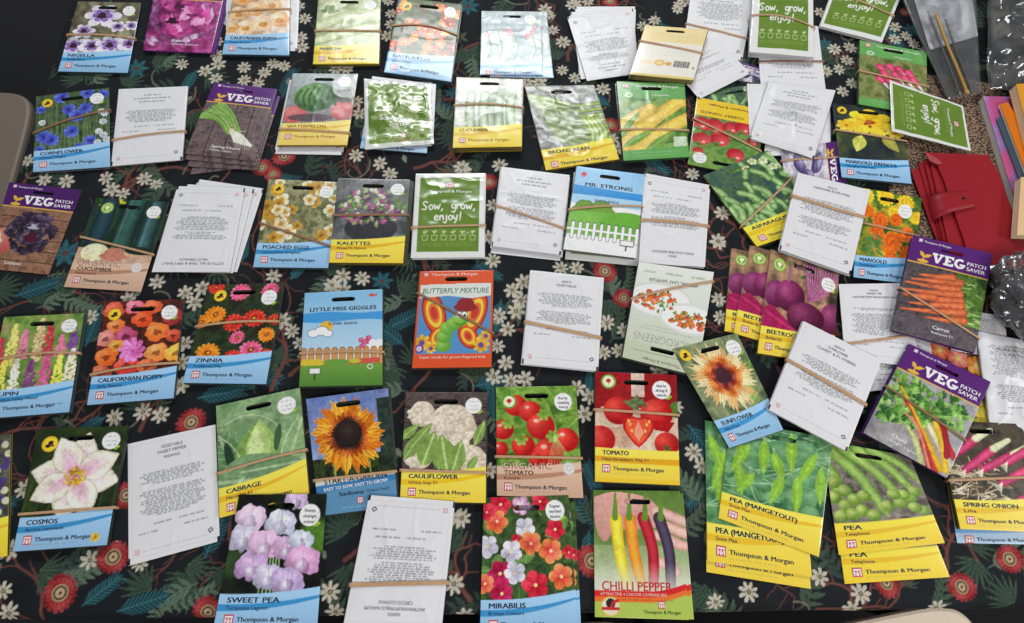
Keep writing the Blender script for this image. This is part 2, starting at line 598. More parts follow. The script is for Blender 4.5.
def stack(name, label, art, quad, n=0, rot=0, base=0.0, kind='p', edge=(90, 92, 100), bands=(), crump=0.0, cs=22, pillow=0.0002,
          slot=True, under=None, ugroup=None, seed=0, slope=None, jit=1.2, th=TP, mat=None, umat=None, blab='', fan=None, cat=None, ucol=None, bcol=0):
    """the packet on top of a stack, the packets under it (each an object) and the bands round them.
    base: lift of the lowest packet above the cloth (metres)"""
    if kind == 'w' and cat != 'paper': crump = max(crump, .0005) * 1.7
    low = base + 0.0002
    b0 = low + (0.0013 if bands else 0.0)
    h = b0 + n * TP
    hs = [h] * 4 if slope is None else [h + d for d in slope]
    tz = [x + th * .6 for x in hs]
    P, hh = corners_of(quad, tz, rot)
    hh = hh - th * .6
    sl = None
    if kind == 'p': sl = SLOT
    elif kind == 'v': sl = (37.0, 65.0, 10.0, 14.6)
    if slot is not True: sl = slot or None
    sh = Sheet(P, hh, th, pillow, crump, cs, seed + 11)
    xs, ys = grid(sl)
    a = Art(xs, ys, (235, 235, 237))
    a.r = np.random.default_rng(seed + 3)
    art(a)
    m = mat or (M_PAPER if kind == 'w' else M_GLOSS)
    cat = cat or ('seed sachet' if kind == 'w' else 'seed packet')
    o = sh.build(name, a, m, edge=edge, slot=sl)
    tag(o, label, cat, 'seed packets laid out on the table' if kind != 'w' else 'white paper seed sachets')
    if n:
        gx, gy = grid(sl, 10)
        ua = Art(gx, gy, ucol if ucol is not None else {'p': (62, 66, 54), 'v': (92, 36, 122), 'w': (232, 232, 236)}[kind])
        us = Sheet(P, np.zeros(4), TP * 0.97, 0.0, 0, 20, 0)
        r = np.random.default_rng(seed + 29)
        first = None
        for i in range(n):
            if first is None:
                first = us.build(name, ua, umat or m, edge=edge, slot=sl)
                u = first
            else:
                u = first.copy(); COL.objects.link(u)
            k = n - 1 - i
            dx, dy = r.uniform(-jit, jit, 2) * 1e-3
            if fan:
                dx += fan[0] * 1e-3 * (i + 1); dy += fan[1] * 1e-3 * (i + 1)
            sx = (hh.mean() - h)
            u.location = (sh.c[0] + dx, sh.c[1] + dy, TZ + b0 + k * TP)
            u.rotation_euler = (0, 0, sh.rz + r.uniform(-.008, .008))
            tag(u, under or ('%s %s, only its edge showing' % ('sachet' if kind == 'w' else 'packet', blab if blab.split()[0] in ('under', 'behind', 'at') else 'under the ' + blab)), cat, ugroup or ('packets stacked beneath: %s' % blab))
    for k, bd in enumerate(bands):
        if rot == 180 and not (len(bd) > 3 and 'ax' in bd[3]): bd = (1 - bd[1], 1 - bd[0], -bd[2], *bd[3:])
        kw = dict(bd[3]) if len(bd) > 3 else {}
        band(sh, bd[0], bd[1], bd[2], low, label=kw.pop('label', 'tan rubber band round the %s' % blab.replace('under the ', '')), mat=M_BAND2 if bcol else M_BAND, **kw)
    STACKS[label] = sh
    return o, sh
# ------------------------------------------------------------------ printed matter
NAVY = (44, 56, 78)
BLUE = (150, 196, 234)
YEL = (250, 218, 72)
TAN = (214, 176, 150)


def wave_y(x, y0, rise):
    t = np.clip(x / 100.0, 0, 1)
    return y0 + 1.0 * np.sin(t * math.pi) - rise * t ** 1.8


def logo(c, x, y, s=9.0, red=(206, 82, 92), wh=(250, 240, 240)):
    """small square emblem: an arch over three bars"""
    c.shape([(x, y + s), (x + s, y + s), (x + s, y), (x, y)], red)
    k = s / 10.0
    for pts in ([(1, 1.4), (1, 3.2), (9, 3.2), (9, 1.4)], [(1, 3.6), (1, 9), (2.4, 9), (2.4, 3.6)], [(7.6, 3.6), (7.6, 9), (9, 9), (9, 3.6)],
                [(4.3, 3.6), (4.3, 9), (5.7, 9), (5.7, 3.6)], [(2.4, 5.4), (4.3, 9), (4.3, 7), (3.2, 5.0)], [(7.6, 5.4), (6.8, 5.0), (5.7, 7), (5.7, 9)]):
        c.shape([(x + a * k, y + b * k) for a, b in pts[::-1]][::-1], wh, dz=0.12)


def tm(c, x, y, w=60, h=4.4, col=NAVY, sub=True):
    c.text('Thompson & Morgan', x, y, h, col, w=w, bold=0.03)
    if sub: c.small(x, x + w * .78, y + 3.6, col=tuple(int(v * .6 + 90) for v in col), th=.8, a=.45)


def sticker(c, cx=84, cy=17, r=9.5, lines=3, leafy=True, words=None):
    if leafy: c.leaf(cx + r * .35, cy + r * .9, r * .8, r * .5, -0.3, (150, 190, 60))
    c.ell(cx, cy, r, r, (245, 246, 244))
    if words:
        for i, t in enumerate(words):
            c.text(t, cx, cy - r * .28 + i * r * .5, r * .3, (84, 88, 110), w=r * (1.25 if i % 2 else 1.05), al='c', bold=.02)
    else:
        for i in range(lines):
            y = cy + (i - (lines - 1) / 2) * r * .5
            c.small(cx - r * .6, cx + r * .6, y, col=(90, 95, 115), th=1.0, a=.7)


def bee(c, cx=16, cy=15, r=7.5):
    c.ell(cx, cy, r, r, (244, 196, 50))
    c.ell(cx, cy, r * .78, r * .78, (250, 210, 60), a=.9)
    c.ell(cx + r * .1, cy - r * .15, r * .32, r * .26, (60, 40, 40))
    c.ell(cx - r * .2, cy + r * .25, r * .34, r * .22, (60, 40, 40))
    c.ell(cx + r * .35, cy + r * .2, r * .2, r * .15, (150, 40, 50))


def veggie_mark(c, cx=16, cy=16, r=8, col=(120, 180, 60), dot=None):
    c.ell(cx, cy, r, r, col)
    c.ell(cx, cy, r * .78, r * .78, (226, 236, 190))
    c.ell(cx, cy, r * .66, r * .66, col if dot is None else (230, 240, 200))
    c.ell(cx, cy - r * .1, r * .34, r * .3, dot or (235, 245, 210))
    c.rect(cx - r * .08, cy, cx + r * .08, cy + r * .5, dot or (235, 245, 210))


def band_foot(c, title, sub, base=BLUE, stripe=(60, 152, 214), y0=98.0, rise=7.0, tcol=NAVY, tw=None, tmw=60, light=None):
    c.grain()
    xs = c.xs[None, :]; ys = c.ys[:, None]
    y = wave_y(xs, y0, rise)
    w = (slice(None), slice(None))
    light = light or tuple(min(255, v + 22) for v in base)
    t = np.clip((ys - y0) / (133 - y0), 0, 1)[..., None]
    cc = np.asarray(light, float) * (1 - t) + np.asarray(base, float) * t
    c.put(w, np.clip((ys - y) / .6 + .5, 0, 1), cc + 0 * xs[..., None])
    ya = wave_y(xs, y0 + 9.8, rise * 1.25); yb = wave_y(xs, y0 + 16.2, rise * 1.75)
    c.put(w, np.clip((ys - ya) / .6 + .5, 0, 1) * np.clip((yb - ys) / .6 + .5, 0, 1), stripe)
    tw = tw or len(title) * 5.6
    c.text(title, 8.5, y0 + 8.4, 5.2, tcol, w=tw, bold=0.045)
    if sub:
        c.text(sub, 8.5, y0 + 15.0, 3.6, tuple(int(v * .8 + 20) for v in tcol), w=len(sub) * 2.6, bold=.01)
        c.small(10 + len(sub) * 2.6, 80, y0 + 13.6 - rise * .5, col=tuple(int(v * .6 + 60) for v in stripe), th=.7, a=.4)
    logo(c, 8.5, y0 + 19.5, 9.5)
    tm(c, 21, y0 + 26.2, w=tmw, col=tcol)


def organic_foot(c, title, sub, y0=92, base=TAN, stripe=(190, 142, 112)):
    band_foot(c, '', '', base, stripe, y0=y0 + 6, rise=6)
    c.text('ORGANIC', 7.6, y0 + 9.9, 8.2, (244, 232, 222), w=58, bold=-.004, res=3)
    c.text('ORGANIC', 7, y0 + 9.5, 8.2, (160, 98, 80), w=58, bold=-.012, res=3, dz=.1)
    c.text(title, 8.5, y0 + 16.2, 5.0, (70, 44, 40), w=len(title) * 5.7, bold=.03)
    c.text(sub, 8.5, y0 + 21.6, 3.2, (120, 70, 50), w=len(sub) * 2.7, bold=.01)
    c.ell(85, y0 + 8, 7.5, 7.5, (206, 196, 190)); c.ell(85, y0 + 8, 6.5, 6.5, (236, 230, 224))
    c.ell(85, y0 + 7.5, 3.4, 3.4, (200, 190, 190)); c.ell(85, y0 + 7.5, 2.4, 2.4, (240, 236, 230))


def VEG(c, x, y, h, col=(250, 246, 250)):
    """heavy slab capitals V E G"""
    k = h / 10.0

    def S(pts, ox): c.shape([(x + (ox + a) * k, y + b * k) for a, b in pts], col, dz=.05)
    S([(0, 0), (0, 2), (1, 2), (4.2, 10), (6.4, 10), (9.4, 2), (10.4, 2), (10.4, 0), (6.3, 0), (6.3, 2), (7.2, 2), (5.6, 6.8), (4.0, 2), (5.0, 2), (5.0, 0)], 0)
    S([(0, 0), (0, 2), (1.2, 2), (1.2, 8), (0, 8), (0, 10), (9, 10), (9, 6.8), (7, 6.8), (7, 8), (4, 8), (4, 6), (6.3, 6), (6.3, 4), (4, 4), (4, 2), (7, 2), (7, 3.2), (9, 3.2), (9, 0)], 11)
    g = []
    for i in range(17):
        a = math.radians(-48 - i * (264 / 16.0)); g.append((5.2 + 5.2 * math.cos(a), 5 + 5.1 * math.sin(a)))
    g2 = []
    for i in range(17):
        a = math.radians(-312 + i * (264 / 16.0)); g2.append((5.2 + 2.5 * math.cos(a), 5 + 2.9 * math.sin(a)))
    S(g + g2, 20.5)
    S([(5.2, 5), (5.2, 7), (7, 7), (7, 9), (9.4, 9), (9.4, 7), (10.4, 7), (10.4, 5)], 20.5)


def veg_head(c, name, sub='', y0=36, purple=(92, 36, 122), tx=44, ty=118):
    c.grain()
    c.rect(-1, -1, 101, y0, purple)
    c.rect(-1, y0, 101, y0 + 1.7, (236, 190, 70))
    logo(c, 8, 3.2, 4.5, red=(226, 190, 214))
    c.text('Thompson & Morgan', 14.5, 7.2, 2.9, (236, 226, 240), w=34, bold=.02)
    # sprouting seed mark
    c.leaf(18, 27, 9, 5, -2.2, (240, 190, 60), vein=False); c.leaf(18, 27, 11, 5, -.45, (240, 190, 60), vein=False)
    c.tube([(18, 32), (18, 26)], 1.8, (240, 190, 60)); c.ell(18, 33, 7, 2.4, (240, 190, 60))
    VEG(c, 28, 18.5, 13.5)
    c.text('PATCH', 71.5, 24.6, 5.0, (246, 240, 250), w=23, bold=.035)
    c.text('SAVER', 71.5, 31.8, 5.0, (246, 240, 250), w=23, bold=.035)
    if name:
        c.text(name, tx, ty, 4.6, (246, 246, 246), w=len(name) * 3.4, bold=.02)
        if sub: c.text(sub, tx, ty + 5.6, 3.0, (236, 236, 236), w=len(sub) * 2.5, bold=.02)


def corner_marks(c, up=False):
    y = 0 if up else 126
    c.rect(0, y, 2.2, y + 7, (30, 30, 34)); c.rect(97.6, y + 1, 101, y + 8, (30, 30, 34))


def sachet(title=None, blocks=((32, 44), (50, 74)), foot=True, tcol=(58, 60, 70), mid=None, seal=True, tone=(236, 236, 240)):
    """plain white sachet: centred title, small print, emblem and recycling mark at the foot"""
    def f(c):
        c.c[:] = tone
        if seal:
            for x in (4.5, 95.5): c.tube([(x, 3), (x, 130)], .7, (218, 218, 224), smooth=False, a=.6)
            for y in (5, 128): c.tube([(3, y), (97, y)], .7, (216, 216, 222), smooth=False, a=.6)
        y = 14
        if title:
            for t in title:
                c.text(t, 50, y, 3.5 if len(t) > 7 else 2.9, tcol, w=len(t) * (2.75 if len(t) > 7 else 2.6), al='c')
                y += 6.0
        else:
            for wd in (12, 26, 18): c.small(50 - wd, 50 + wd, y, col=tcol, th=1.5, a=.85); y += 6.0
        for a, b in blocks:
            yy = a; k = 0
            while yy < b:
                wd = 33 + 4 * math.sin(k * 1.7) - (14 if yy + 2.8 >= b else 0)
                c.small(50 - wd, 50 + wd, yy, col=tcol, th=1.0, a=.85); yy += 2.45; k += 1
        y = (blocks[-1][1] if blocks else 60) + 8
        for x0, x1 in ((28, 50), (56, 84)): c.small(x0, x1, y, col=tcol, th=1.2, a=.75)
        for x0, x1 in ((12, 34), (62, 88)): c.small(x0, x1, y + 8, col=tcol, th=1.2, a=.75)
        if mid: c.small(*mid, col=tcol)
        if foot:
            c.small(16, 88, 122.5, col=(150, 150, 158), th=.8, a=.6)
            logo(c, 7, 119.5, 5, red=(214, 130, 144), wh=(250, 240, 240))
            c.tube([(88, 118), (91, 116), (93, 119), (90, 121), (88, 118)], 1.1, tcol, smooth=False)
            corner_marks(c)
    return f


def sowgrow(pale=False, margins=(7, 7, 7, 9)):
    """green sachet front: white margin, heading and hand-written slogan"""
    def f(c):
        c.c[:] = (238, 240, 236)
        l, t, r, b = margins
        g = (104, 138, 46) if not pale else (120, 148, 58)
        c.rect(l, t, 100 - r, 133 - b, g)
        c.noise([g, tuple(min(255, v + 12) for v in g)], 30, 3, box=(l, t, 100 - r, 133 - b), a=.6)
        logo(c, 45, 15, 10, red=(190, 60, 66))
        c.text('Thompson & Morgan', 50, 33, 4.6, (244, 246, 240), w=62, al='c', bold=.02)
        c.small(24, 76, 37, col=(230, 236, 210), th=.8, a=.5)
        # brush hand lettering, drawn as strokes
        W = (250, 250, 246)

        def st(P, ox, oy, k=1.0, w=1.9):
            c.tube([(ox + a * k, oy + b * k) for a, b in P], w, W, soft=.5)
        S_ = [(6, 1), (3, 0), (1, 2), (3, 5), (5, 7), (3, 10), (0, 9)]
        o_ = [(2, 4), (0, 6), (1, 9.5), (3.6, 9), (4, 6), (2, 4)]
        w_ = [(0, 4), (1.4, 9.5), (3.2, 5.5), (4.8, 9.5), (6.6, 3.6)]
        g_ = [(4, 4.4), (1, 4), (0, 7), (2, 9), (4, 7), (4.2, 4.4), (4, 11), (2.4, 14), (0, 12.6)]
        r_ = [(0, 4), (.4, 9.6)]; r2 = [(.2, 6), (1.8, 4), (3.4, 4.6)]
        e_ = [(0, 7), (3.6, 6), (2.6, 4), (.6, 5), (.3, 8.4), (2.2, 9.8), (4.4, 8.6)]
        n_ = [(0, 4.4), (.3, 9.8)]; n2 = [(.2, 6.4), (2, 4.2), (3.6, 5.4), (4, 9.8)]
        j_ = [(2.4, 4), (2.4, 11), (1.2, 13.6), (-1, 12.6)]
        y_ = [(0, 4.4), (1.4, 8.6), (3.6, 7.6)]; y2 = [(4.4, 4), (3.6, 10), (1.4, 13.6)]
        q = 1.25
        for P, ox in ((S_, 12), (o_, 22), (w_, 29), ([(1, 9.4), (0, 12)], 39.5), (g_, 54), (r_, 61), (r2, 61), (o_, 67), (w_, 74), ([(1, 9.4), (0, 12)], 84.5)):
            st(P, ox, 47, q)
        for P, ox in ((e_, 30), (n_, 37.5), (n2, 37.5), (j_, 44), (o_, 50), (y_, 56.5), (y2, 56.5), ([(1.4, 0), (.8, 7.4)], 65), ([(.6, 9.6), (.6, 9.9)], 65)):
            st(P, ox, 64, q)
        # a row of white line drawings: pots, cans and plants
        F_ = (206, 218, 160)
        for k, x in enumerate((14, 27, 40, 53, 66, 80)):
            c.tube([(x, 100), (x + 1, 107), (x + 7, 107), (x + 8, 100), (x, 100)], .9, F_, smooth=False)
            c.tube([(x + 4, 100), (x + 3 + (k % 2) * 2, 92)], .9, F_)
            c.leaf(x + 4, 97, 5, 2.6, -2.4 + (k % 3) * .2, F_, vein=False); c.leaf(x + 4, 96, 5, 2.6, -.7, F_, vein=False)
        for y in (112, 115): c.small(16, 84, y, col=(214, 224, 170), th=.8, a=.5)
    return f


def foliage(c, cols, n, box, L, seed=1, W=.3):
    r = np.random.default_rng(seed)
    for i in range(n):
        x, y = r.uniform(box[0], box[2]), r.uniform(box[1], box[3])
        l = L * r.uniform(.6, 1.3)
        c.leaf(x, y, l, l * W, r.uniform(0, 6.28), cols[r.integers(len(cols))], vein=l > 8)


def a_nigella(c):
    c.noise([(86, 92, 66), (130, 132, 100), (96, 84, 70), (150, 150, 124)], 26, 4)
    for x, y, R, t in ((72, 48, 15, 2), (92, 46, 13, 1), (12, 86, 25, .4), (40, 86, 22, .9), (66, 84, 25, .2), (94, 80, 20, .5), (22, 58, 19, 1), (44, 28, 31, 0)):
        c.flower(x, y, R, 6, (226, 222, 236), (150, 120, 180), (92, 66, 90), .24, rot=t, deep=.45, p=.6, asp=.8, streak=20, gp=.7)
        c.flower(x, y, R * .55, 6, (120, 84, 168), (190, 170, 210), None, rot=t, deep=.6, p=.5, asp=.8, streak=8)
        c.ell(x, y, R * .22, R * .2, (70, 44, 58), wob=.1)
    sticker(c)
    band_foot(c, 'NIGELLA', 'Delft Blue')


def a_kale(c):
    c.noise([(88, 30, 74), (150, 50, 116), (196, 96, 160), (120, 40, 96)], 22, 6)
    for i in range(60):
        r = c.r
        x, y = r.uniform(5, 95), r.uniform(34, 118)
        d = math.hypot(x - 52, y - 68)
        col = [(200, 70, 150), (168, 48, 124), (224, 150, 196)][i % 3] if d < 34 else [(150, 90, 140), (120, 60, 108), (196, 170, 196)][i % 3]
        c.ell(x, y, r.uniform(5, 11), r.uniform(3, 6), col, rot=math.atan2(y - 68, x - 52) + 1.57, col2=tuple(min(255, v + 40) for v in col), wob=.12, seed=i, a=.9)
    c.ell(34, 78, 8, 6, (60, 20, 44), wob=.2)
    veg_head(c, 'Kale', 'Scarlet Baltazar', tx=40, ty=116)


def big_flowers(cols, bg, spots, foot, extras=None, **kw):
    def f(c):
        c.noise(bg, 16, 5)
        for k, (x, y, R, n, ci) in enumerate(spots):
            o, i, ce = cols[ci]
            c.flower(x, y, R, n, o, i, ce, kw.get('cr', .2), rot=k * .7, deep=kw.get('deep', .35), p=kw.get('p', .6), asp=kw.get('asp', .9), streak=kw.get('streak', 10), seed=k)
        if extras: extras(c)
        foot(c)
    return f


def a_calpop2(c):
    c.noise([(150, 120, 90), (214, 190, 168), (240, 226, 214)], 24, 2)
    for k, (x, y, R) in enumerate(((18, 30, 16), (42, 18, 14), (16, 58, 16), (44, 48, 17), (30, 84, 17), (70, 40, 17), (84, 68, 18), (58, 76, 18), (84, 16, 13), (8, 84, 12))):
        col = [(226, 168, 104), (240, 200, 160), (232, 184, 128)][k % 3]
        c.ell(x, y, R, R * .8, col, col2=(248, 226, 196), wob=.06, seed=k)
        c.ell(x, y + 2, R * .4, R * .26, (206, 140, 70), col2=(226, 170, 90))
    band_foot(c, 'CALIFORNIAN POPPY', 'Peach Sorbet', tw=72)


def a_marrow(c):
    c.noise([(176, 190, 140), (214, 218, 190), (150, 170, 110)], 30, 9)
    c.tube([(6, 60), (40, 44), (96, 30)], 20, (170, 186, 120), col2=(226, 232, 196))
    c.tube([(4, 88), (44, 74), (96, 58)], 20, (150, 172, 100), col2=(220, 226, 190))
    c.ell(20, 28, 12, 8, (120, 150, 90), wob=.2); c.ell(52, 22, 10, 7, (140, 160, 90), wob=.2)
    sticker(c)
    band_foot(c, 'MARROW', '', YEL, (236, 190, 40), y0=99)


def a_nasturtium(c):
    c.noise([(50, 66, 40), (84, 110, 60), (110, 80, 50)], 12, 3)
    foliage(c, [(70, 100, 50), (96, 130, 70)], 40, (0, 10, 100, 100), 9, 3, .7)
    r = c.r
    for i in range(42):
        x, y = r.uniform(3, 97), r.uniform(8, 100)
        col = [(226, 84, 40), (240, 140, 50), (196, 40, 44), (244, 170, 60)][i % 4]
        R = r.uniform(6, 9.5)
        c.flower(x, y, R, 5, col, tuple(int(v * .75) for v in col), (250, 200, 80), .25, rot=i, deep=.25)
    bee(c); sticker(c)
    band_foot(c, 'NASTURTIUM', 'Jewel Mixed')


def a_paleblue(c):
    c.noise([(170, 186, 190), (206, 214, 218), (146, 166, 170)], 30, 3)
    for x in (12, 30, 56, 84):
        c.tube([(x, 100), (x + 5, 78), (x - 3, 44)], 2.4, (130, 156, 130))
        c.leaf(x, 60, 16, 5, 1.2, (126, 150, 124)); c.leaf(x, 72, 14, 5, 2.1, (150, 170, 150))
    for x, y in ((44, 44), (48, 50), (84, 46), (76, 54), (10, 52), (88, 34)):
        c.flower(x, y, 6, 5, (222, 90, 110), (240, 160, 170), (250, 230, 220), .2, rot=x)
    c.rect(6, 28, 94, 33, (150, 176, 176), a=.8)
    sticker(c, 80, 18)
    band_foot(c, '', '', (176, 208, 240), (120, 180, 232), y0=104, rise=3)


def a_packback(c):
    c.c[:] = (244, 240, 228)
    c.rect(0, 0, 100, 44, (246, 222, 150)); c.noise([(246, 226, 160), (248, 234, 190)], 20, 2, box=(0, 0, 100, 44), a=.7)
    for y in (19, 23, 27, 31, 35, 39): c.small(14, 88, y, col=(196, 160, 90), th=.9, a=.6)
    for y in (53, 57, 61, 66, 70, 74, 78): c.small(10, 90, y, col=(176, 170, 166), th=.9, a=.5)
    c.ell(40, 98, 8, 8, (226, 184, 90)); c.ell(40, 98, 5, 5, (246, 220, 150)); c.ell(54, 99, 5, 5, (226, 170, 80)); c.rect(10, 93, 30, 103, (248, 226, 186))
    x = 62.0
    for i in range(15):
        w = (0.6, 1.1, .8, 1.4)[(i * 7) % 4]; c.shape([(x, 106), (x + w, 106), (x + w, 90), (x, 90)], (60, 60, 70)); x += w + (0.7, .5, 1.0)[i % 3]
    c.rect(0, 128, 100, 133, (240, 214, 110)); c.ell(94, 104, 2, 2, (120, 120, 120))


def green_organic(c, pic, head='Thompson & Morgan'):
    pic(c); c.grain()
    c.vgrad(-1, 30, (110, 178, 96), (96, 168, 86))
    c.noise([(100, 170, 88), (128, 190, 112)], 18, 2, box=(-1, -1, 101, 30), a=.5)
    xs, ys = c.xs[None, :], c.ys[:, None]
    c.put((slice(None), slice(None)), np.clip((ys - (118 - 5 * (xs / 100))) / .8, 0, 1), (106, 176, 92))
    logo(c, 8, 4, 8); c.text(head, 24, 9.5, 4.2, (240, 246, 236), w=66, bold=.02)
    c.text('Organic', 50, 25.5, 3.6, (240, 246, 236), w=26, bold=.02)
    c.ell(16, 24, 6, 4.6, (206, 228, 196)); c.ell(16, 24, 3, 2, (110, 170, 90))
    c.small(14, 86, 122, col=(220, 240, 210), th=1.2, a=.6); c.small(20, 80, 127, col=(220, 240, 210), th=.9, a=.5)


def a_corn(c):
    def pic(c):
        c.noise([(96, 140, 60), (150, 176, 86), (70, 120, 50)], 18, 4)
        for x0, y0, x1, y1 in ((4, 108, 92, 34), (22, 118, 100, 66), (-6, 86, 46, 50)):
            c.tube([(x0, y0), ((x0 + x1) / 2, (y0 + y1) / 2 - 3), (x1, y1)], 21, (206, 170, 60), col2=(244, 218, 112))
            n = 22
            for i in range(n):
                t = i / n
                for k in (-1.5, -.5, .5, 1.5):
                    px = x0 + (x1 - x0) * t - k * (y1 - y0) / 100 * 4.2; py = y0 + (y1 - y0) * t + k * (x1 - x0) / 100 * 4.2
                    c.ell(px, py, 1.7, 1.4, (226, 184, 70), col2=(252, 232, 140), soft=.8)
        for a in ((0, 112, 60, 12, -.5), (30, 124, 70, 13, -.62), (-4, 96, 60, 10, -.9), (50, 118, 54, 10, -.2)): c.leaf(a[0], a[1], a[2], a[3], a[4], (128, 168, 76), (176, 206, 120))
        c.rect(78, 98, 98, 116, (214, 226, 206), a=.9)
        for y in range(100, 116, 3): c.small(79, 97, y, col=(120, 140, 110), th=.8, a=.6)
    green_organic(c, pic)


def a_radish(c):
    def pic(c):
        c.noise([(110, 130, 70), (150, 150, 96), (86, 110, 56)], 14, 4)
        for i, (x, y) in enumerate(((30, 50), (44, 46), (58, 48), (72, 52), (36, 62), (52, 60), (66, 64), (44, 76), (58, 80), (30, 74), (80, 66))):
            c.tube([(x, y), (x + 10, y + 12)], 13, (190, 40, 84), w1=5, col2=(236, 110, 150))
            c.tube([(x + 8, y + 10), (x + 14, y + 19)], 5, (250, 232, 236), w1=1.5)
        for k in range(8): c.tube([(60 + k * 3, 82), (80 + k * 3, 100)], 3, (220, 120, 140), col2=(250, 210, 220))
    green_organic(c, pic)


def a_beans(c):
    c.noise([(96, 100, 88), (150, 152, 146), (196, 196, 196)], 22, 7)
    for i in range(9):
        y = 30 + i * 9
        c.tube([(2 + i * 3, y - 14), (36 + i, y - 4), (66, y + 8), (98, y + 4 + i)], 7, (104, 132, 60), col2=(178, 196, 120))
    for i in range(4): c.tube([(70 + i * 6, 60), (76 + i * 6, 84), (70 + i * 6, 104)], 7, (110, 140, 60), col2=(190, 206, 130))
    c.noise([(200, 202, 206), (120, 124, 120)], 16, 12, box=(4, 36, 66, 104), a=.35)
    band_foot(c, 'BROAD BEAN', '', YEL, (236, 190, 40), y0=103, tmw=64)


def a_courgette(c):
    c.noise([(190, 196, 176), (226, 226, 214), (150, 160, 140)], 26, 3)
    for x in (24, 44, 66, 84): c.tube([(x, 34), (x - 2, 62), (x, 96)], 15, (110, 140, 96), col2=(196, 212, 184))
    c.ell(70, 30, 14, 10, (140, 160, 120), wob=.2); sticker(c)
    band_foot(c, 'CUCUMBER', '', YEL, (240, 200, 60), y0=96, tcol=(150, 124, 40), tw=40)
    c.text('CUCUMBER', 8.5, 104.4, 5.2, (150, 124, 40), w=42, bold=.028)


def a_melon(c):
    c.vgrad(-1, 60, (176, 186, 186), (150, 160, 160)); c.vgrad(60, 134, (150, 150, 150), (120, 110, 110))
    c.ell(16, 78, 18, 16, (206, 96, 96), col2=(232, 150, 146)); c.ell(86, 70, 18, 18, (190, 84, 84), col2=(216, 130, 126)); c.ell(84, 44, 16, 13, (96, 100, 90), wob=.1)
    c.ell(42, 46, 32, 27, (60, 110, 50), col2=(130, 180, 100))
    for k in range(7):
        x = 16 + k * 9
        c.tube([(x + 4, 24 + abs(k - 3) * 3), (x - 1, 46), (x + 4, 70 - abs(k - 3) * 3)], 3.4, (40, 84, 36), a=.8)
    c.ell(40, 84, 34, 7, (86, 74, 84), a=.8)
    sticker(c, 82, 16)
    band_foot(c, 'WATERMELON', '', (248, 216, 110), (238, 198, 70), y0=94, tcol=(180, 130, 50))


def a_foilgreen(c):
    c.c[:] = (226, 230, 224)
    c.rect(6, 8, 95, 124, (112, 146, 60)); c.noise([(96, 130, 44), (170, 190, 130), (120, 150, 66), (200, 212, 176)], 22, 6, box=(6, 8, 95, 124), sharp=1.5)
    c.text('Sow, grow,', 22, 82, 9, (240, 244, 236), w=50, bold=.02, skew=.2); c.text('enjoy!', 36, 94, 9, (240, 244, 236), w=30, bold=.02, skew=.2)
    logo(c, 52, 108, 7, red=(196, 80, 80)); c.text('Thompson & Morgan', 44, 122, 3, (236, 150, 150), w=30)


def a_cornflower(c):
    c.noise([(52, 70, 50), (90, 112, 74), (70, 84, 66)], 9, 4)
    r = c.r
    for i in range(40):
        x = r.uniform(0, 100); c.tube([(x, r.uniform(90, 110)), (x + r.uniform(-6, 6), r.uniform(10, 60))], 1.1, (120, 150, 100), a=.7)
    for i, (x, y, R) in enumerate(((36, 8, 12), (70, 6, 11), (92, 10, 9), (46, 32, 11), (68, 32, 11), (56, 44, 12), (8, 26, 8), (14, 76, 13), (24, 82, 12), (50, 70, 12), (74, 88, 10), (8, 96, 8), (60, 100, 10))):
        c.flower(x, y, R, 9, (98, 118, 222), (58, 70, 170), (70, 50, 140), .22, rot=i, deep=.45, p=.5)
    for i, (x, y) in enumerate(((90, 40), (94, 44), (86, 74), (92, 80), (96, 88), (84, 92), (10, 50), (92, 58))): c.flower(x, y, 6, 8, (226, 230, 236), (170, 180, 180), None, rot=i, deep=.4)
    bee(c); sticker(c)
    band_foot(c, 'CORNFLOWER', 'Classic Magic', tw=56)


def wood(c, cols, box, vertical=True, n=5, seed=1):
    c.noise(cols, 7, seed, box=box)
    x0, y0, x1, y1 = box
    for k in range(n + 1):
        t = k / n
        if vertical: c.tube([(x0 + (x1 - x0) * t, y0), (x0 + (x1 - x0) * t + 2, y1)], 1.1, tuple(int(v * .45) for v in cols[0]), smooth=False)
        else: c.tube([(x0, y0 + (y1 - y0) * t), (x1, y0 + (y1 - y0) * t)], 1.1, tuple(int(v * .45) for v in cols[0]), smooth=False)
    for k in range(70):
        x = c.r.uniform(x0, x1); y = c.r.uniform(y0, y1)
        if vertical: c.tube([(x, y), (x + .5, y + 9)], .6, tuple(int(v * .7) for v in cols[0]), a=.5)
        else: c.tube([(x, y), (x + 9, y + .4)], .6, tuple(int(v * .7) for v in cols[0]), a=.5)


def a_springveg(c):
    wood(c, [(92, 78, 80), (130, 112, 112), (112, 96, 98)], (-1, 36, 101, 134), True, 4)
    for i in range(34):
        t = (i * 7 % 34) / 33
        c.tube([(-2 + 26 * t, 66 - 32 * t + c.r.uniform(-3, 3)), (26 + 22 * t, 70 - 14 * t), (50 + 18 * t, 92 - 4 * t)], 2.8, [(90, 140, 50), (120, 168, 76), (70, 118, 44)][i % 3], col2=(170, 204, 120))
    for i in range(9): c.tube([(52 + i * 2.4, 84 + i * 1), (64 + i * 3, 104 + i * .5)], 4, (206, 210, 190), col2=(246, 246, 240))
    c.tube([(40, 70), (58, 78), (50, 88), (74, 84)], 1.4, (196, 176, 140))
    for i in range(12): c.tube([(68 + i * 2, 104), (66 + i * 3, 116)], .6, (226, 222, 206), a=.8)
    veg_head(c, 'Spring Onion', 'White Lisbon', tx=34, ty=118)


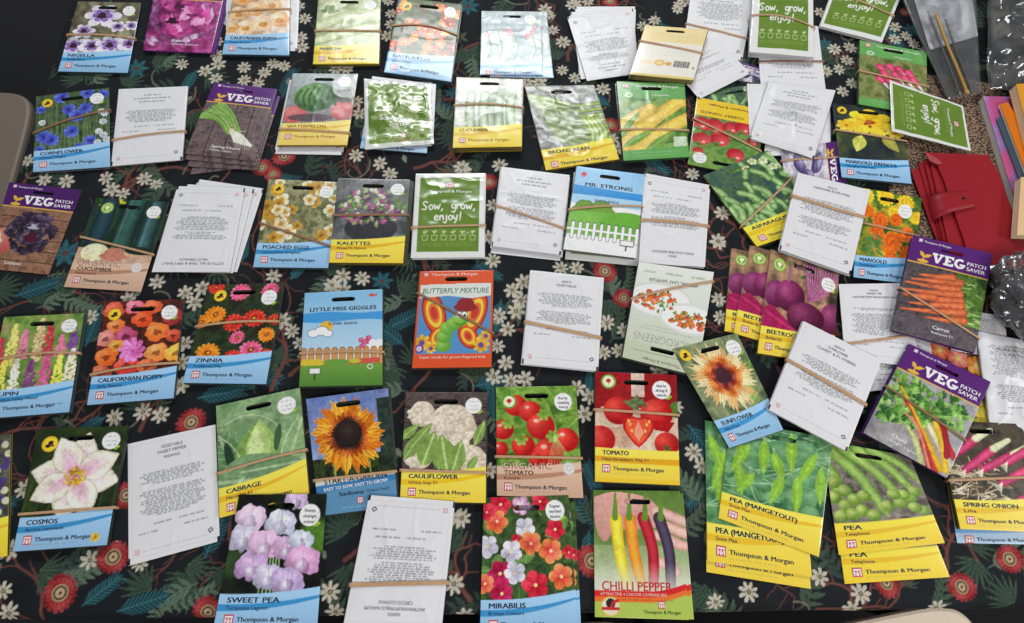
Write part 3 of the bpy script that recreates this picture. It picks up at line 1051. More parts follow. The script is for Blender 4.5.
def a_lettuce(c):
    wood(c, [(128, 92, 74), (160, 122, 98), (146, 106, 84)], (-1, 36, 101, 134), False, 6)
    c.ell(8, 92, 22, 20, (190, 96, 90), col2=(236, 196, 180), wob=.1); c.ell(2, 88, 12, 13, (226, 206, 170), col2=(244, 232, 206), wob=.1)
    r = c.r
    for i in range(90):
        a = r.uniform(0, 6.28); d = r.uniform(0, 1) ** .6
        x, y = 54 + 36 * d * math.cos(a), 74 + 30 * d * math.sin(a)
        col = [(58, 46, 66), (40, 32, 46), (84, 72, 96), (52, 38, 58)][i % 4]
        c.ell(x, y, r.uniform(5, 9), r.uniform(3, 5), col, rot=a + 1.57 + r.uniform(-.4, .4), col2=tuple(min(255, v + 36) for v in col), wob=.12, seed=i)
    c.ell(56, 82, 9, 7, (90, 30, 50), wob=.2); c.ell(54, 66, 6, 4, (206, 206, 224), wob=.3, a=.8)
    veg_head(c, 'Lettuce', '', purple=(76, 28, 104), tx=30, ty=124)


def a_cucumber(c):
    c.noise([(34, 58, 44), (50, 82, 60), (40, 60, 62)], 14, 3)
    foliage(c, [(60, 90, 44), (40, 70, 40), (96, 130, 50)], 16, (0, 0, 40, 60), 12, 2, .5)
    c.ell(30, 4, 12, 4, (206, 196, 50), wob=.3)
    c.tube([(22, 8), (20, 50), (18, 80)], 24, (30, 52, 60), col2=(52, 84, 96))
    c.tube([(58, 0), (54, 50), (56, 84)], 30, (24, 46, 42), col2=(66, 110, 100)); c.tube([(86, 0), (84, 50), (84, 82)], 24, (26, 50, 46), col2=(70, 106, 110))
    c.tube([(50, 2), (46, 76)], 4, (96, 140, 130), a=.5); c.tube([(82, 4), (80, 76)], 4, (110, 146, 150), a=.5)
    c.rect(-1, 76, 101, 100, (206, 172, 146)); c.ell(24, 82, 18, 13, (226, 222, 176), col2=(238, 236, 204)); c.ell(50, 84, 16, 10, (196, 130, 110), wob=.1); c.ell(82, 76, 20, 6, (40, 60, 50))
    veggie_mark(c, 20, 15, 8.5, (140, 178, 66)); sticker(c, 84, 17, 9.5)
    organic_foot(c, 'CUCUMBER', 'Marketmore')


def a_poached(c):
    c.noise([(120, 120, 80), (160, 156, 120), (96, 106, 66)], 10, 3)
    r = c.r
    for i in range(34):
        x, y = r.uniform(0, 100), r.uniform(0, 98); R = r.uniform(8, 13)
        if i % 2: c.flower(x, y, R, 5, (232, 232, 218), (214, 176, 80), (200, 150, 60), .3, rot=i, deep=.3, streak=6)
        else: c.flower(x, y, R, 5, (206, 164, 70), (180, 130, 50), (150, 110, 50), .25, rot=i, deep=.35, streak=6)
    bee(c); sticker(c)
    band_foot(c, 'POACHED EGGS', 'Limnanthes douglasii', tw=62)


def a_kalettes(c):
    c.noise([(96, 100, 100), (130, 132, 134), (70, 74, 78)], 24, 3)
    c.ell(52, 80, 36, 22, (60, 62, 68))
    r = c.r
    for i in range(90):
        a = r.uniform(0, 6.28); d = r.uniform(0, 1) ** .5
        x, y = 52 + 44 * d * math.cos(a), 46 + 30 * d * math.sin(a)
        col = [(96, 130, 70), (140, 160, 110), (160, 84, 130), (190, 200, 170), (110, 60, 96)][r.integers(5)]
        c.ell(x, y, r.uniform(3, 6), r.uniform(2, 4), col, rot=r.uniform(0, 3), col2=tuple(min(255, v + 40) for v in col), wob=.18, seed=i)
    for i in range(16): c.ell(22 + r.uniform(-8, 8), 66 + r.uniform(-8, 8), 3.4, 2.4, [(196, 90, 160), (150, 170, 110)][i % 2], wob=.2, seed=i)
    sticker(c)
    band_foot(c, 'KALETTES', 'Mixed F1 Hybrid', YEL, (240, 190, 34), y0=98)
def a_strong(c):
    c.vgrad(-1, 60, (150, 200, 240), (176, 214, 240))
    c.rect(-1, 34, 101, 45, (60, 150, 220)); c.tube([(-2, 33), (50, 36), (102, 38)], 6, (66, 156, 224))
    for x, y, rx, ry in ((20, 66, 16, 12), (44, 66, 18, 13)): c.ell(x, y, rx, ry, (90, 130, 50), wob=.08); c.ell(x, y, rx - 1.4, ry - 1.4, (122, 164, 62), wob=.08)
    c.rect(-1, 70, 101, 112, (126, 190, 76)); c.ell(84, 86, 40, 20, (116, 182, 66)); c.ell(12, 84, 30, 12, (134, 198, 84))
    c.rect(-1, 108, 101, 134, (238, 240, 240))
    for k in range(11):
        x = -2 + k * 10
        c.tube([(x, 90), (x, 112)], 5.6, (60, 70, 70)); c.tube([(x, 90.6), (x, 112)], 4.4, (240, 240, 240))
    c.tube([(-2, 100), (102, 100)], 3, (240, 240, 240), smooth=False)
    c.tube([(85, 112), (85, 124)], 2, (70, 60, 50)); c.rect(76, 109, 95, 118, (70, 70, 74)); c.rect(77, 110, 94, 117, (246, 246, 246))
    c.grain(.3)
    c.flower(12, 12, 5, 4, (220, 60, 60), (220, 60, 60), None, deep=.5)
    c.text('MR. STRONG', 50, 31, 6.0, (36, 42, 60), w=68, al='c', bold=.04)
    c.text('SUPER SEEDS', 50, 54, 3.2, (70, 90, 120), w=34, al='c', bold=.03)


def a_giggles(c):
    c.vgrad(-1, 84, (136, 196, 236), (190, 222, 244))
    xs, ys = c.xs[None, :], c.ys[:, None]
    c.put((slice(None), slice(None)), np.clip((ys - 31 + 1.5 * np.sin(xs / 16)) / .6, 0, 1) * np.clip((44 - ys + 1.5 * np.sin(xs / 16)) / .6, 0, 1), (70, 160, 226))
    c.ell(30, 51, 8, 8, (240, 190, 60)); 
    for x, y, r in ((14, 60, 7), (24, 57, 8), (32, 61, 6)): c.ell(x, y, r + .8, r * .75 + .8, (90, 110, 130))
    for x, y, r in ((14, 60, 7), (24, 57, 8), (32, 61, 6)): c.ell(x, y, r, r * .75, (250, 250, 250))
    for x in (88, 96): c.ell(x, 78, 7, 7, (244, 246, 250))
    c.ell(86, 8, 3.6, 2.4, (200, 90, 60)); c.poly([(89, 8), (93, 5), (93, 11)], (200, 90, 60))
    c.rect(-1, 100, 101, 134, (104, 160, 62)); c.vgrad(100, 134, (120, 172, 70), (84, 136, 54))
    for k in range(11):
        x = 3 + k * 9.6
        c.tube([(x, 84), (x, 101)], 7.6, (150, 96, 50)); c.tube([(x, 84.6), (x, 101)], 6.2, (216, 158, 92))
    for x in (6, 14, 22): c.ell(x, 101, 7, 4.5, (226, 200, 60), wob=.1)
    for x, y in ((74, 72), (80, 74), (76, 79), (83, 69)): c.flower(x, y, 4.6, 5, (200, 60, 110), (230, 130, 170), None, deep=.4, rot=x)
    c.tube([(62, 101), (94, 99)], 6, (200, 60, 60), col2=(226, 96, 80)); c.ell(66, 100, 8, 3, (206, 200, 60)); c.ell(85, 108, 3.6, 3.6, (240, 240, 240)); c.ell(85, 108, 2.4, 2.4, (110, 160, 70))
    c.ell(44, 101, 16, 4, (110, 165, 66))
    c.tube([(18, 112), (18, 124)], 1.8, (60, 50, 40)); c.rect(11, 108, 25, 117, (60, 70, 70)); c.rect(12, 109, 24, 116, (246, 246, 240))
    c.text('LITTLE MISS GIGGLES', 50, 28.5, 5.4, (34, 44, 66), w=84, al='c', bold=.035)
    c.text('SUPER SEEDS', 50, 49, 3.4, (60, 84, 120), w=36, al='c', bold=.03)


def a_butterfly(c):
    c.c[:] = (232, 92, 48)
    c.rect(3, 36, 97, 115, (90, 150, 206))
    for sx in (-1, 1):
        for R, col in ((1.0, (170, 40, 36)), (.86, (230, 96, 40)), (.66, (246, 214, 70)), (.46, (236, 120, 60)), (.3, (210, 60, 50))):
            c.ell(50 + sx * 27, 60, 15 * R, 31 * R, col, rot=sx * .3)
            c.ell(50 + sx * 19, 92, 12 * R, 18 * R, col, rot=-sx * .5)
    c.ell(64, 50, 14, 10, (150, 40, 44), wob=.08)
    for x, y, R in ((10, 100, 12), (86, 104, 12), (92, 92, 9), (22, 108, 8)):
        c.flower(x, y, R, 7, (240, 206, 60), (226, 130, 50), (110, 80, 160), .3, deep=.4, rot=x)
    c.ell(7, 108, 6, 6, (110, 80, 160)); c.ell(7, 108, 3.6, 3.6, (226, 200, 226))
    for x, y, R in ((38, 104, 10), (38, 92, 10), (42, 81, 10), (50, 75, 10)): c.ell(x, y, R, R * .9, (100, 170, 60), col2=(166, 214, 96))
    c.ell(58, 69, 11, 10, (110, 180, 60), col2=(176, 220, 100))
    for x in (56, 63): c.ell(x, 63, 4.4, 5, (60, 90, 50)); c.ell(x, 63, 3.8, 4.4, (250, 250, 250)); c.ell(x + .6, 64, 1.6, 2, (30, 40, 40))
    c.tube([(52, 74), (58, 77), (64, 74)], 1, (50, 90, 40))
    c.poly([(2, 20), (98, 18), (98, 36), (72, 40), (40, 36), (2, 39)], (226, 232, 226))
    c.rect(-1, -1, 101, 19, (232, 92, 48)); c.rect(-1, 115, 101, 134, (230, 88, 46)); c.rect(-1, 0, 3, 134, (230, 88, 46)); c.rect(97, 0, 101, 134, (230, 88, 46))
    c.text('BUTTERFLY MIXTURE', 50, 32.5, 7.4, (56, 120, 90), w=88, al='c', bold=.0, skew=.15)
    logo(c, 6, 2, 6); c.text('Thompson & Morgan', 16, 7, 3.8, (252, 226, 214), w=62, bold=.02)
    c.text('Super seeds for green-fingered kids', 50, 121, 3.6, (252, 220, 206), w=84, al='c', bold=.01)


def a_micro(c):
    c.vgrad(-1, 134, (206, 214, 190), (240, 242, 236))
    c.rect(-1, -1, 101, 24, (206, 212, 186)); c.rect(12, 13, 88, 14, (140, 150, 120))
    c.text('Thompson & Morgan', 24, 6.6, 3.6, (110, 120, 100), w=50)
    c.text('MICROGREENS', 50, 37, 10, (112, 122, 100), w=80, al='c', bold=-.03, res=3)
    c.small(14, 86, 44, col=(150, 160, 140)); c.small(20, 80, 48, col=(150, 160, 140))
    c.ell(66, 84, 44, 24, (222, 226, 220)); c.ell(66, 84, 41, 21, (246, 248, 246)); c.ell(22, 66, 40, 20, (226, 230, 224)); c.ell(22, 66, 37, 17, (248, 250, 248))
    r = c.r
    for cx, cy, rx, ry in ((70, 84, 28, 14), (22, 66, 26, 13)):
        for i in range(70):
            a, d = r.uniform(0, 6.28), r.uniform(0, 1) ** .5
            x, y = cx + rx * d * math.cos(a), cy + ry * d * math.sin(a)
            k = r.integers(5)
            if k < 2: c.ell(x, y, r.uniform(2, 4.5), r.uniform(2, 3.4), [(206, 66, 40), (226, 110, 50)][k], col2=(240, 150, 90))
            else: c.leaf(x, y, r.uniform(3, 7), 2.4, r.uniform(0, 6), [(96, 140, 50), (60, 100, 40), (150, 180, 90)][k - 2], vein=False)
    c.text('VIRTUAL LEAF SAMPLER', 50, 113, 4.6, (96, 106, 84), w=66, al='c', bold=.0)
    c.text('GREEN UP', 10, 123, 3, (150, 170, 110), w=18); c.text('VEGETABLES', 40, 123, 3, (150, 170, 110), w=22); c.text('KITCHEN', 76, 123, 3, (150, 170, 110), w=14)


def a_beet(c):
    c.noise([(110, 90, 70), (190, 150, 120), (70, 60, 50)], 24, 2)
    foliage(c, [(80, 100, 60), (110, 120, 70), (90, 60, 70)], 22, (30, -4, 80, 24), 14, 4, .4)
    for i in range(14): c.tube([(60, 56), (56 + i * 2.6, 26 + (i % 4) * 5), (50 + i * 4, 6)], 2.4, (150, 60, 110), col2=(196, 130, 170))
    c.ell(14, 56, 16, 18, (110, 36, 84), col2=(170, 90, 140)); c.ell(96, 72, 19, 22, (96, 28, 70), col2=(170, 86, 130))
    c.ell(34, 54, 21, 21, (96, 24, 64), col2=(190, 90, 146)); c.tube([(30, 20), (30, 34)], 4, (160, 110, 130))
    c.poly([(0, 76), (10, 70), (30, 84), (58, 100), (40, 106), (0, 104)], (176, 40, 96)); c.tube([(4, 80), (30, 92), (54, 101)], 8, (150, 20, 76), col2=(196, 60, 116))
    c.ell(58, 78, 26, 20, (84, 24, 58), col2=(160, 74, 116));
    veggie_mark(c, 15, 17, 9, (140, 180, 60)); sticker(c, 86, 24, 10)
    band_foot(c, 'BEETROOT', 'Boltardy', YEL, (242, 196, 40), y0=99)


def a_asppea(c):
    c.noise([(50, 80, 60), (86, 116, 84), (60, 90, 90)], 14, 4)
    r = c.r
    for i in range(34):
        x, y = r.uniform(-4, 100), r.uniform(4, 98); a = r.uniform(.9, 1.9)
        dx, dy = math.cos(a) * 24, math.sin(a) * 24
        c.tube([(x, y), (x + dx * .5 + 3, y + dy * .5), (x + dx, y + dy)], 9.5, [(86, 134, 66), (70, 114, 56), (106, 150, 80)][i % 3], col2=(176, 206, 146))
    for x, y in ((84, 12), (70, 8), (90, 26)): c.flower(x, y, 7, 5, (226, 232, 200), (170, 190, 120), None, deep=.3)
    band_foot(c, 'ASPARAGUS PEA', '', (246, 220, 60), (240, 204, 46), y0=99, tw=68)


def a_cherry(c):
    c.noise([(96, 140, 60), (130, 170, 84), (70, 110, 50)], 12, 2)
    for a in ((0, 30, 40, .4), (60, 40, 40, 2.6), (20, 60, 44, 5.6)): c.leaf(a[0], a[1], a[2], 14, a[3], (96, 146, 66), (150, 190, 100))
    c.tube([(10, 4), (40, 30), (76, 84)], 2.2, (110, 150, 70))
    for i, (x, y, R) in enumerate(((34, 34, 13), (60, 58, 15), (86, 52, 13), (70, 80, 16), (90, 82, 14), (46, 84, 12), (28, 88, 13), (12, 66, 9), (88, 28, 8))):
        c.ell(x, y, R, R * .95, (184, 24, 40), col2=(240, 96, 96)); c.ell(x - R * .3, y - R * .4, R * .2, R * .15, (255, 220, 216), a=.8)
        c.flower(x + R * .2, y - R * .7, R * .4, 5, (90, 140, 50), (70, 110, 40), None, deep=.7)
    veggie_mark(c, 16, 13, 7.5, (120, 176, 80), dot=(210, 60, 50)); sticker(c, 84, 16, 10)
    c.rect(-1, 98, 101, 134, (246, 208, 50))
    c.text('CHERRY TOMATO', 30, 108, 5.0, (110, 84, 30), w=62, bold=.02); logo(c, 8.5, 117, 9); tm(c, 21, 124, col=(110, 90, 40))


def a_garlic(c):
    c.noise([(190, 186, 200), (220, 216, 226), (160, 156, 176)], 18, 3)
    for k, (x, y, r1, r2, a) in enumerate(((34, 60, 20, 11, .6), (62, 84, 22, 12, .3), (76, 56, 16, 10, 1.1), (30, 98, 20, 11, -.3), (80, 108, 18, 11, .9))):
        c.ell(x, y, r1, r2, (84, 74, 120), rot=a, col2=(196, 190, 220), wob=.05, seed=k); c.tube([(x - r1 * .6, y), (x + r1 * .6, y + 3)], 1.2, (60, 50, 90), a=.7)
    c.noise([(46, 50, 60), (70, 76, 90)], 12, 7, box=(60, 86, 101, 134), a=.7)
    veg_head(c, '', '')


def a_marigold2(c):
    c.noise([(60, 100, 50), (96, 130, 56), (230, 180, 50)], 16, 3)
    for i, (x, y, R, k) in enumerate(((14, 12, 14, 1), (44, 8, 16, 1), (74, 14, 16, 1), (94, 34, 12, 1), (60, 30, 13, 1), (16, 34, 11, 0), (38, 46, 15, 0), (62, 42, 12, 0), (82, 62, 14, 0), (34, 64, 13, 0), (58, 78, 20, 0), (88, 92, 16, 0), (60, 106, 16, 0))):
        o, n = (((244, 120, 32), (220, 76, 16)), ((250, 206, 50), (240, 170, 30)))[k]
        for q in (1, .78, .55, .34): c.flower(x, y, R * q, 13, o, n, None, rot=i + q * 5, deep=.22, p=.6, streak=16)
    for a in range(16): c.leaf(28 + (a % 4) * 2, 66 + a * 4, 22, 4, (2.6 if a % 2 else .5), (86, 136, 76), (130, 170, 110))
    sticker(c, 76, 26, 11)
    band_foot(c, 'MARIGOLD', 'Crackerjack', BLUE, (60, 152, 214), y0=101)


def a_marigold(c):
    c.noise([(46, 52, 60), (60, 70, 66), (96, 104, 56)], 24, 3)
    for x, y, R, col in ((50, 30, 40, (244, 214, 60)), (16, 40, 18, (236, 206, 70)), (86, 46, 16, (230, 206, 90))):
        c.flower(x, y, R, 7, col, (236, 190, 40), (196, 110, 40), .16, deep=.4, p=.5, asp=.7, rot=.3, streak=12)
    for x, y in ((44, 34), (56, 30), (50, 38)): c.ell(x, y, 3, 2.4, (170, 80, 40))
    c.leaf(36, 56, 32, 20, 1.9, (206, 206, 96), (230, 226, 140)); c.leaf(66, 52, 36, 18, .9, (166, 160, 76), (190, 186, 110)); c.leaf(10, 60, 26, 10, 1.1, (60, 80, 60))
    bee(c, 12, 12, 7)
    band_foot(c, 'MARIGOLD (FRENCH)', 'Naughty Marietta', BLUE, (50, 150, 216), y0=99, tw=72, tmw=62)


def a_carrot(c):
    c.noise([(74, 66, 70), (104, 96, 98), (86, 80, 84)], 5, 3)
    c.noise([(70, 100, 50), (110, 146, 70), (60, 86, 50)], 10, 8, box=(62, 36, 101, 104))
    for i in range(60):
        r = c.r; x, y = r.uniform(64, 100), r.uniform(44, 104); c.tube([(x, y), (x + r.uniform(6, 14), y + r.uniform(-5, 5))], .9, [(150, 190, 96), (96, 140, 60), (190, 214, 140)][i % 3])
    for i, (x0, y0, x1, y1) in enumerate(((10, 60, 68, 50), (18, 52, 58, 46), (4, 66, 66, 60), (4, 76, 70, 66), (8, 84, 72, 74), (4, 82, 40, 78), (14, 92, 74, 80), (6, 102, 78, 88), (24, 108, 80, 98))):
        c.tube([(x1, y1), ((x0 + x1) / 2, (y0 + y1) / 2 + 1), (x0, y0)], 10.5, (186, 84, 50), w1=2.5, col2=(236, 134, 88))
    for i in range(26):
        r = c.r; x, y = r.uniform(8, 66), r.uniform(52, 108); c.ell(x, y, r.uniform(2, 5), .8, (110, 72, 60), rot=-.15, a=.6)
    c.noise([(84, 78, 84), (112, 104, 110), (96, 90, 96)], 4, 12, box=(-1, 106, 101, 134))
    veg_head(c, 'Carrot', 'Romance F1', tx=46, ty=118)


def a_chard(c):
    c.noise([(150, 148, 150), (172, 170, 172), (136, 134, 138)], 30, 2)
    stalks = [((20, 66), (40, 84), (86, 132), (220, 60, 60)), ((10, 52), (34, 76), (90, 128), (240, 190, 50)), ((26, 80), (50, 96), (80, 134), (226, 150, 130)), ((36, 70), (60, 88), (96, 118), (232, 226, 176)),
              ((48, 66), (70, 84), (98, 108), (206, 50, 60)), ((30, 92), (54, 112), (70, 134), (206, 214, 150)), ((56, 72), (76, 94), (96, 126), (244, 200, 60)), ((60, 108), (74, 124), (80, 136), (200, 40, 50)), ((70, 74), (84, 96), (90, 110), (180, 30, 50))]
    for a, b, d, col in stalks: c.tube([a, b, d], 7, tuple(int(v * .8) for v in col), col2=col)
    r = c.r
    for i in range(260):
        cx, cy, R = ((22, 54, 24), (48, 60, 26), (76, 58, 20), (14, 86, 20), (40, 82, 16))[i % 5]
        a, d = r.uniform(0, 6.28), r.uniform(0, 1) ** .55
        x, y = cx + R * d * math.cos(a), cy + R * d * math.sin(a)
        if y < 40: continue
        col = [(76, 130, 50), (110, 160, 70), (50, 96, 44), (140, 184, 96)][r.integers(4)]
        c.ell(x, y, r.uniform(3, 6.5), r.uniform(2, 4), col, rot=r.uniform(0, 3), col2=tuple(min(255, v + 36) for v in col), wob=.2, seed=i)
    for a, b, d, col in stalks[:3]: c.tube([(a[0] + 4, a[1] + 6), b, d], 3.2, tuple(int(v * .85) for v in col), col2=col)
    veg_head(c, 'Chard', 'Bright Lights', tx=28, ty=121)


def a_poppy(c):
    c.noise([(96, 66, 46), (130, 84, 60), (70, 50, 40)], 14, 3)
    for x, y, R, col in ((20, 20, 20, (236, 96, 50)), (52, 26, 20, (232, 110, 110)), (84, 30, 20, (240, 150, 40)), (30, 60, 20, (240, 130, 60)), (70, 64, 20, (226, 80, 60))): c.flower(x, y, R, 5, col, (250, 190, 150), (246, 214, 120), .2, deep=.2, rot=x)
    band_foot(c, 'POPPY', '', YEL, (240, 196, 40), y0=96)


def a_sunpale(c):
    c.noise([(110, 130, 90), (150, 160, 120), (90, 106, 80)], 16, 3)
    foliage(c, [(100, 140, 70), (140, 170, 100)], 14, (60, 30, 100, 90), 22, 2, .5)
    for k in range(48):
        a = k * 2.399; L = 50 - (k % 4) * 3
        c.leaf(50, 51, L, 9, a, [(240, 216, 164), (226, 184, 120), (246, 226, 180)][k % 3], (214, 160, 100))
    c.flower(50, 50, 31, 44, (232, 140, 60), (196, 80, 40), None, deep=.25, p=.5, streak=30)
    c.flower(50, 50, 21, 36, (170, 70, 50), (110, 50, 50), None, deep=.25, p=.5, streak=26); c.ell(50, 49, 12, 11, (84, 50, 60), wob=.05)
    bee(c, 13, 12, 8); sticker(c, 85, 18, 11)
    band_foot(c, 'SUNFLOWER', 'Astra Rose', BLUE, (66, 160, 224), y0=98, tw=54)


def a_mange(c):
    c.noise([(76, 130, 84), (110, 160, 110), (60, 110, 76)], 14, 5)
    r = c.r
    for i in range(50): c.ell(r.uniform(0, 100), r.uniform(0, 94), r.uniform(6, 11), r.uniform(5, 8), [(96, 150, 100), (120, 170, 116), (80, 134, 90)][i % 3], wob=.1, seed=i, a=.8, col2=(140, 186, 140))
    for i in range(24):
        x, y = r.uniform(0, 100), r.uniform(0, 90); c.tube([(x, y), (x + r.uniform(-20, 20), y + r.uniform(-12, 12)), (x + r.uniform(-30, 30), y + r.uniform(-14, 14))], .9, (190, 220, 180), a=.8)
    for x, y, a, L in ((20, 30, 1.9, 34), (34, 20, 1.5, 36), (44, 34, 1.2, 30), (60, 6, 1.5, 40), (56, 60, 1.8, 30), (86, 24, 1.9, 36), (92, 40, 1.5, 34), (12, 56, 1.4, 34), (70, 56, 1.5, 36), (28, 66, 2.0, 26), (4, 16, 1.2, 30)):
        c.leaf(x, y - 3, L * 1.3, 11, a, (140, 190, 66), (186, 222, 110)); c.tube([(x + 2 * math.cos(a), y + 2 * math.sin(a)), (x + L * .9 * math.cos(a), y + L * .9 * math.sin(a))], 5, (160, 206, 84), w1=3, a=.6)
    band_foot(c, 'PEA (MANGETOUT)', 'Snow Max', YEL, (244, 200, 44), y0=98, tw=66, tmw=62)


def a_pea(c):
    c.noise([(110, 100, 92), (150, 142, 132), (90, 84, 80)], 12, 3)
    for i, (x0, y0, x1, y1) in enumerate(((6, 8, 52, 84), (22, 6, 72, 66), (40, 4, 84, 48), (56, 2, 96, 34), (-6, 30, 8, 62))):
        c.tube([(x0, y0), ((x0 + x1) / 2 + 5, (y0 + y1) / 2 - 5), (x1, y1)], 18, (96, 136, 56), w1=11, col2=(170, 202, 112)); c.tube([(x1 - 1, y1 - 1), (x1 + 3, y1 + 8)], 3, (150, 170, 90))
    for i, (x, y) in enumerate(((6, 50), (16, 60), (4, 68), (14, 78), (24, 70), (34, 66), (8, 90), (20, 88), (56, 78), (70, 74), (82, 66), (90, 56), (92, 84), (76, 62), (66, 62), (84, 80), (30, 84), (40, 90))):
        c.ell(x, y, 7.4, 7.4, (110, 146, 56), col2=(200, 216, 130))
    band_foot(c, 'PEA', 'Telephone', (250, 216, 56), (244, 200, 44), y0=98, tmw=62)


def a_springonion(c):
    c.noise([(60, 56, 50), (100, 90, 76), (76, 70, 60)], 14, 2)
    for i in range(80):
        r = c.r; x, y = r.uniform(0, 60), r.uniform(50, 98); c.tube([(x, y), (x + r.uniform(-10, 10), y + r.uniform(-6, 6)), (x + r.uniform(-14, 14), y + r.uniform(-10, 10))], .9, [(222, 206, 170), (236, 226, 200), (190, 170, 130)][i % 3])
    for i, (x0, y0, x1, y1) in enumerate(((10, 44, 40, 22), (20, 62, 58, 34), (40, 60, 80, 40), (58, 76, 96, 56), (70, 50, 104, 30), (74, 96, 104, 84))):
        c.tube([(x0, y0), (x1, y1)], 9, (170, 30, 80), w1=11, col2=(226, 90, 140)); c.tube([(x1, y1), (x1 + 20, y1 - 12)], 9, (190, 206, 150), w1=6, col2=(226, 232, 196))
        for k in range(6): c.tube([(x0, y0), (x0 - 9 + k, y0 + 5 + k * 1.5)], .8, (240, 230, 206))
    band_foot(c, 'SPRING ONION', 'Lilia', YEL, (244, 200, 44), y0=98, tw=60)


def a_lupin(c):
    c.noise([(90, 130, 60), (130, 160, 80), (170, 160, 110)], 16, 3)
    foliage(c, [(70, 110, 50), (100, 140, 60)], 26, (0, 76, 100, 104), 14, 2, .3)
    r = c.r
    for i, (x, yt, yb, col) in enumerate(((4, 30, 74, (200, 60, 80)), (18, 12, 70, (226, 210, 110)), (32, 20, 60, (216, 120, 150)), (50, 6, 66, (206, 180, 130)), (62, 14, 60, (196, 50, 70)), (78, 30, 60, (220, 110, 150)), (92, 20, 60, (120, 70, 150)),
                                           (12, 62, 100, (240, 220, 90)), (28, 60, 100, (232, 222, 200)), (46, 62, 100, (120, 60, 120)), (64, 54, 104, (206, 80, 140)), (80, 56, 98, (244, 226, 90)), (94, 50, 92, (230, 220, 190)))):
        for k in range(int((yb - yt) / 2.1)):
            y = yt + k * 2.1; w = 1.5 + 4.5 * min(1, (y - yt) / 24)
            for q in range(4):
                c.ell(x + r.uniform(-w, w), y, 1.9, 1.5, tuple(np.clip(np.array(col) + r.uniform(-26, 26), 0, 255)), col2=tuple(min(255, v + 36) for v in col), soft=.8)
    sticker(c)
    band_foot(c, 'LUPIN', 'Rainbow Valley Mixed')
    c.small(70, 92, 121, col=(60, 80, 110))


def a_calpop(c):
    c.noise([(70, 40, 36), (110, 50, 40), (50, 44, 36)], 10, 3)
    for i, (x, y, R, col) in enumerate(((14, 12, 13, (206, 90, 60)), (40, 8, 12, (220, 110, 130)), (62, 10, 12, (226, 100, 60)), (88, 24, 13, (170, 60, 60)), (20, 34, 11, (232, 120, 60)), (52, 26, 13, (230, 84, 40)), (10, 50, 13, (220, 130, 120)), (34, 48, 14, (180, 70, 110)),
                                        (72, 44, 15, (240, 120, 50)), (92, 50, 10, (200, 80, 50)), (14, 74, 14, (236, 110, 40)), (74, 72, 14, (236, 140, 70)), (98, 74, 14, (244, 170, 60)), (40, 86, 15, (220, 70, 60)), (10, 94, 12, (180, 90, 60)), (64, 90, 12, (200, 100, 60)), (24, 60, 9, (240, 150, 60)))):
        c.ell(x, y, R, R * .85, col, col2=tuple(min(255, v + 46) for v in col), wob=.08, seed=i); c.ell(x, y + 1, R * .35, R * .25, tuple(int(v * .7) for v in col), wob=.2, seed=i)
    for q in (18, 14, 10, 6): c.flower(44, 68, q, 9, (232, 130, 200), (206, 80, 160), None, rot=q, deep=.3, streak=24)
    bee(c, 16, 18, 8); sticker(c, 84, 18, 10)
    band_foot(c, 'CALIFORNIAN POPPY', 'Jelly Beans', tw=76)


def a_zinnia(c):
    c.noise([(40, 56, 36), (60, 76, 46), (50, 44, 36)], 12, 3)
    for i, (x, y, R, k) in enumerate(((12, 4, 12, 2), (46, 12, 15, 0), (84, 10, 13, 0), (20, 42, 15, 1), (4, 52, 12, 1), (46, 54, 15, 2), (70, 48, 16, 2), (96, 50, 10, 2), (54, 74, 11, 0), (90, 70, 12, 1), (22, 94, 17, 1), (54, 100, 13, 2), (74, 90, 16, 0), (94, 96, 10, 2))):
        o, n = (((236, 110, 150), (200, 50, 90)), ((248, 160, 40), (220, 60, 40)), ((226, 70, 50), (190, 30, 40)))[k]
        for q in (1, .74, .5): c.flower(x, y, R * q, 14, o, n, None, rot=i + q * 4, deep=.25, p=.6, asp=.86, streak=18)
        c.ell(x, y, R * .22, R * .18, (96, 50, 30)); c.ell(x, y, R * .13, R * .1, (230, 180, 50))
    bee(c, 20, 16, 8); sticker(c, 84, 20, 10)
    band_foot(c, 'ZINNIA', 'Fruitbowl Mix')


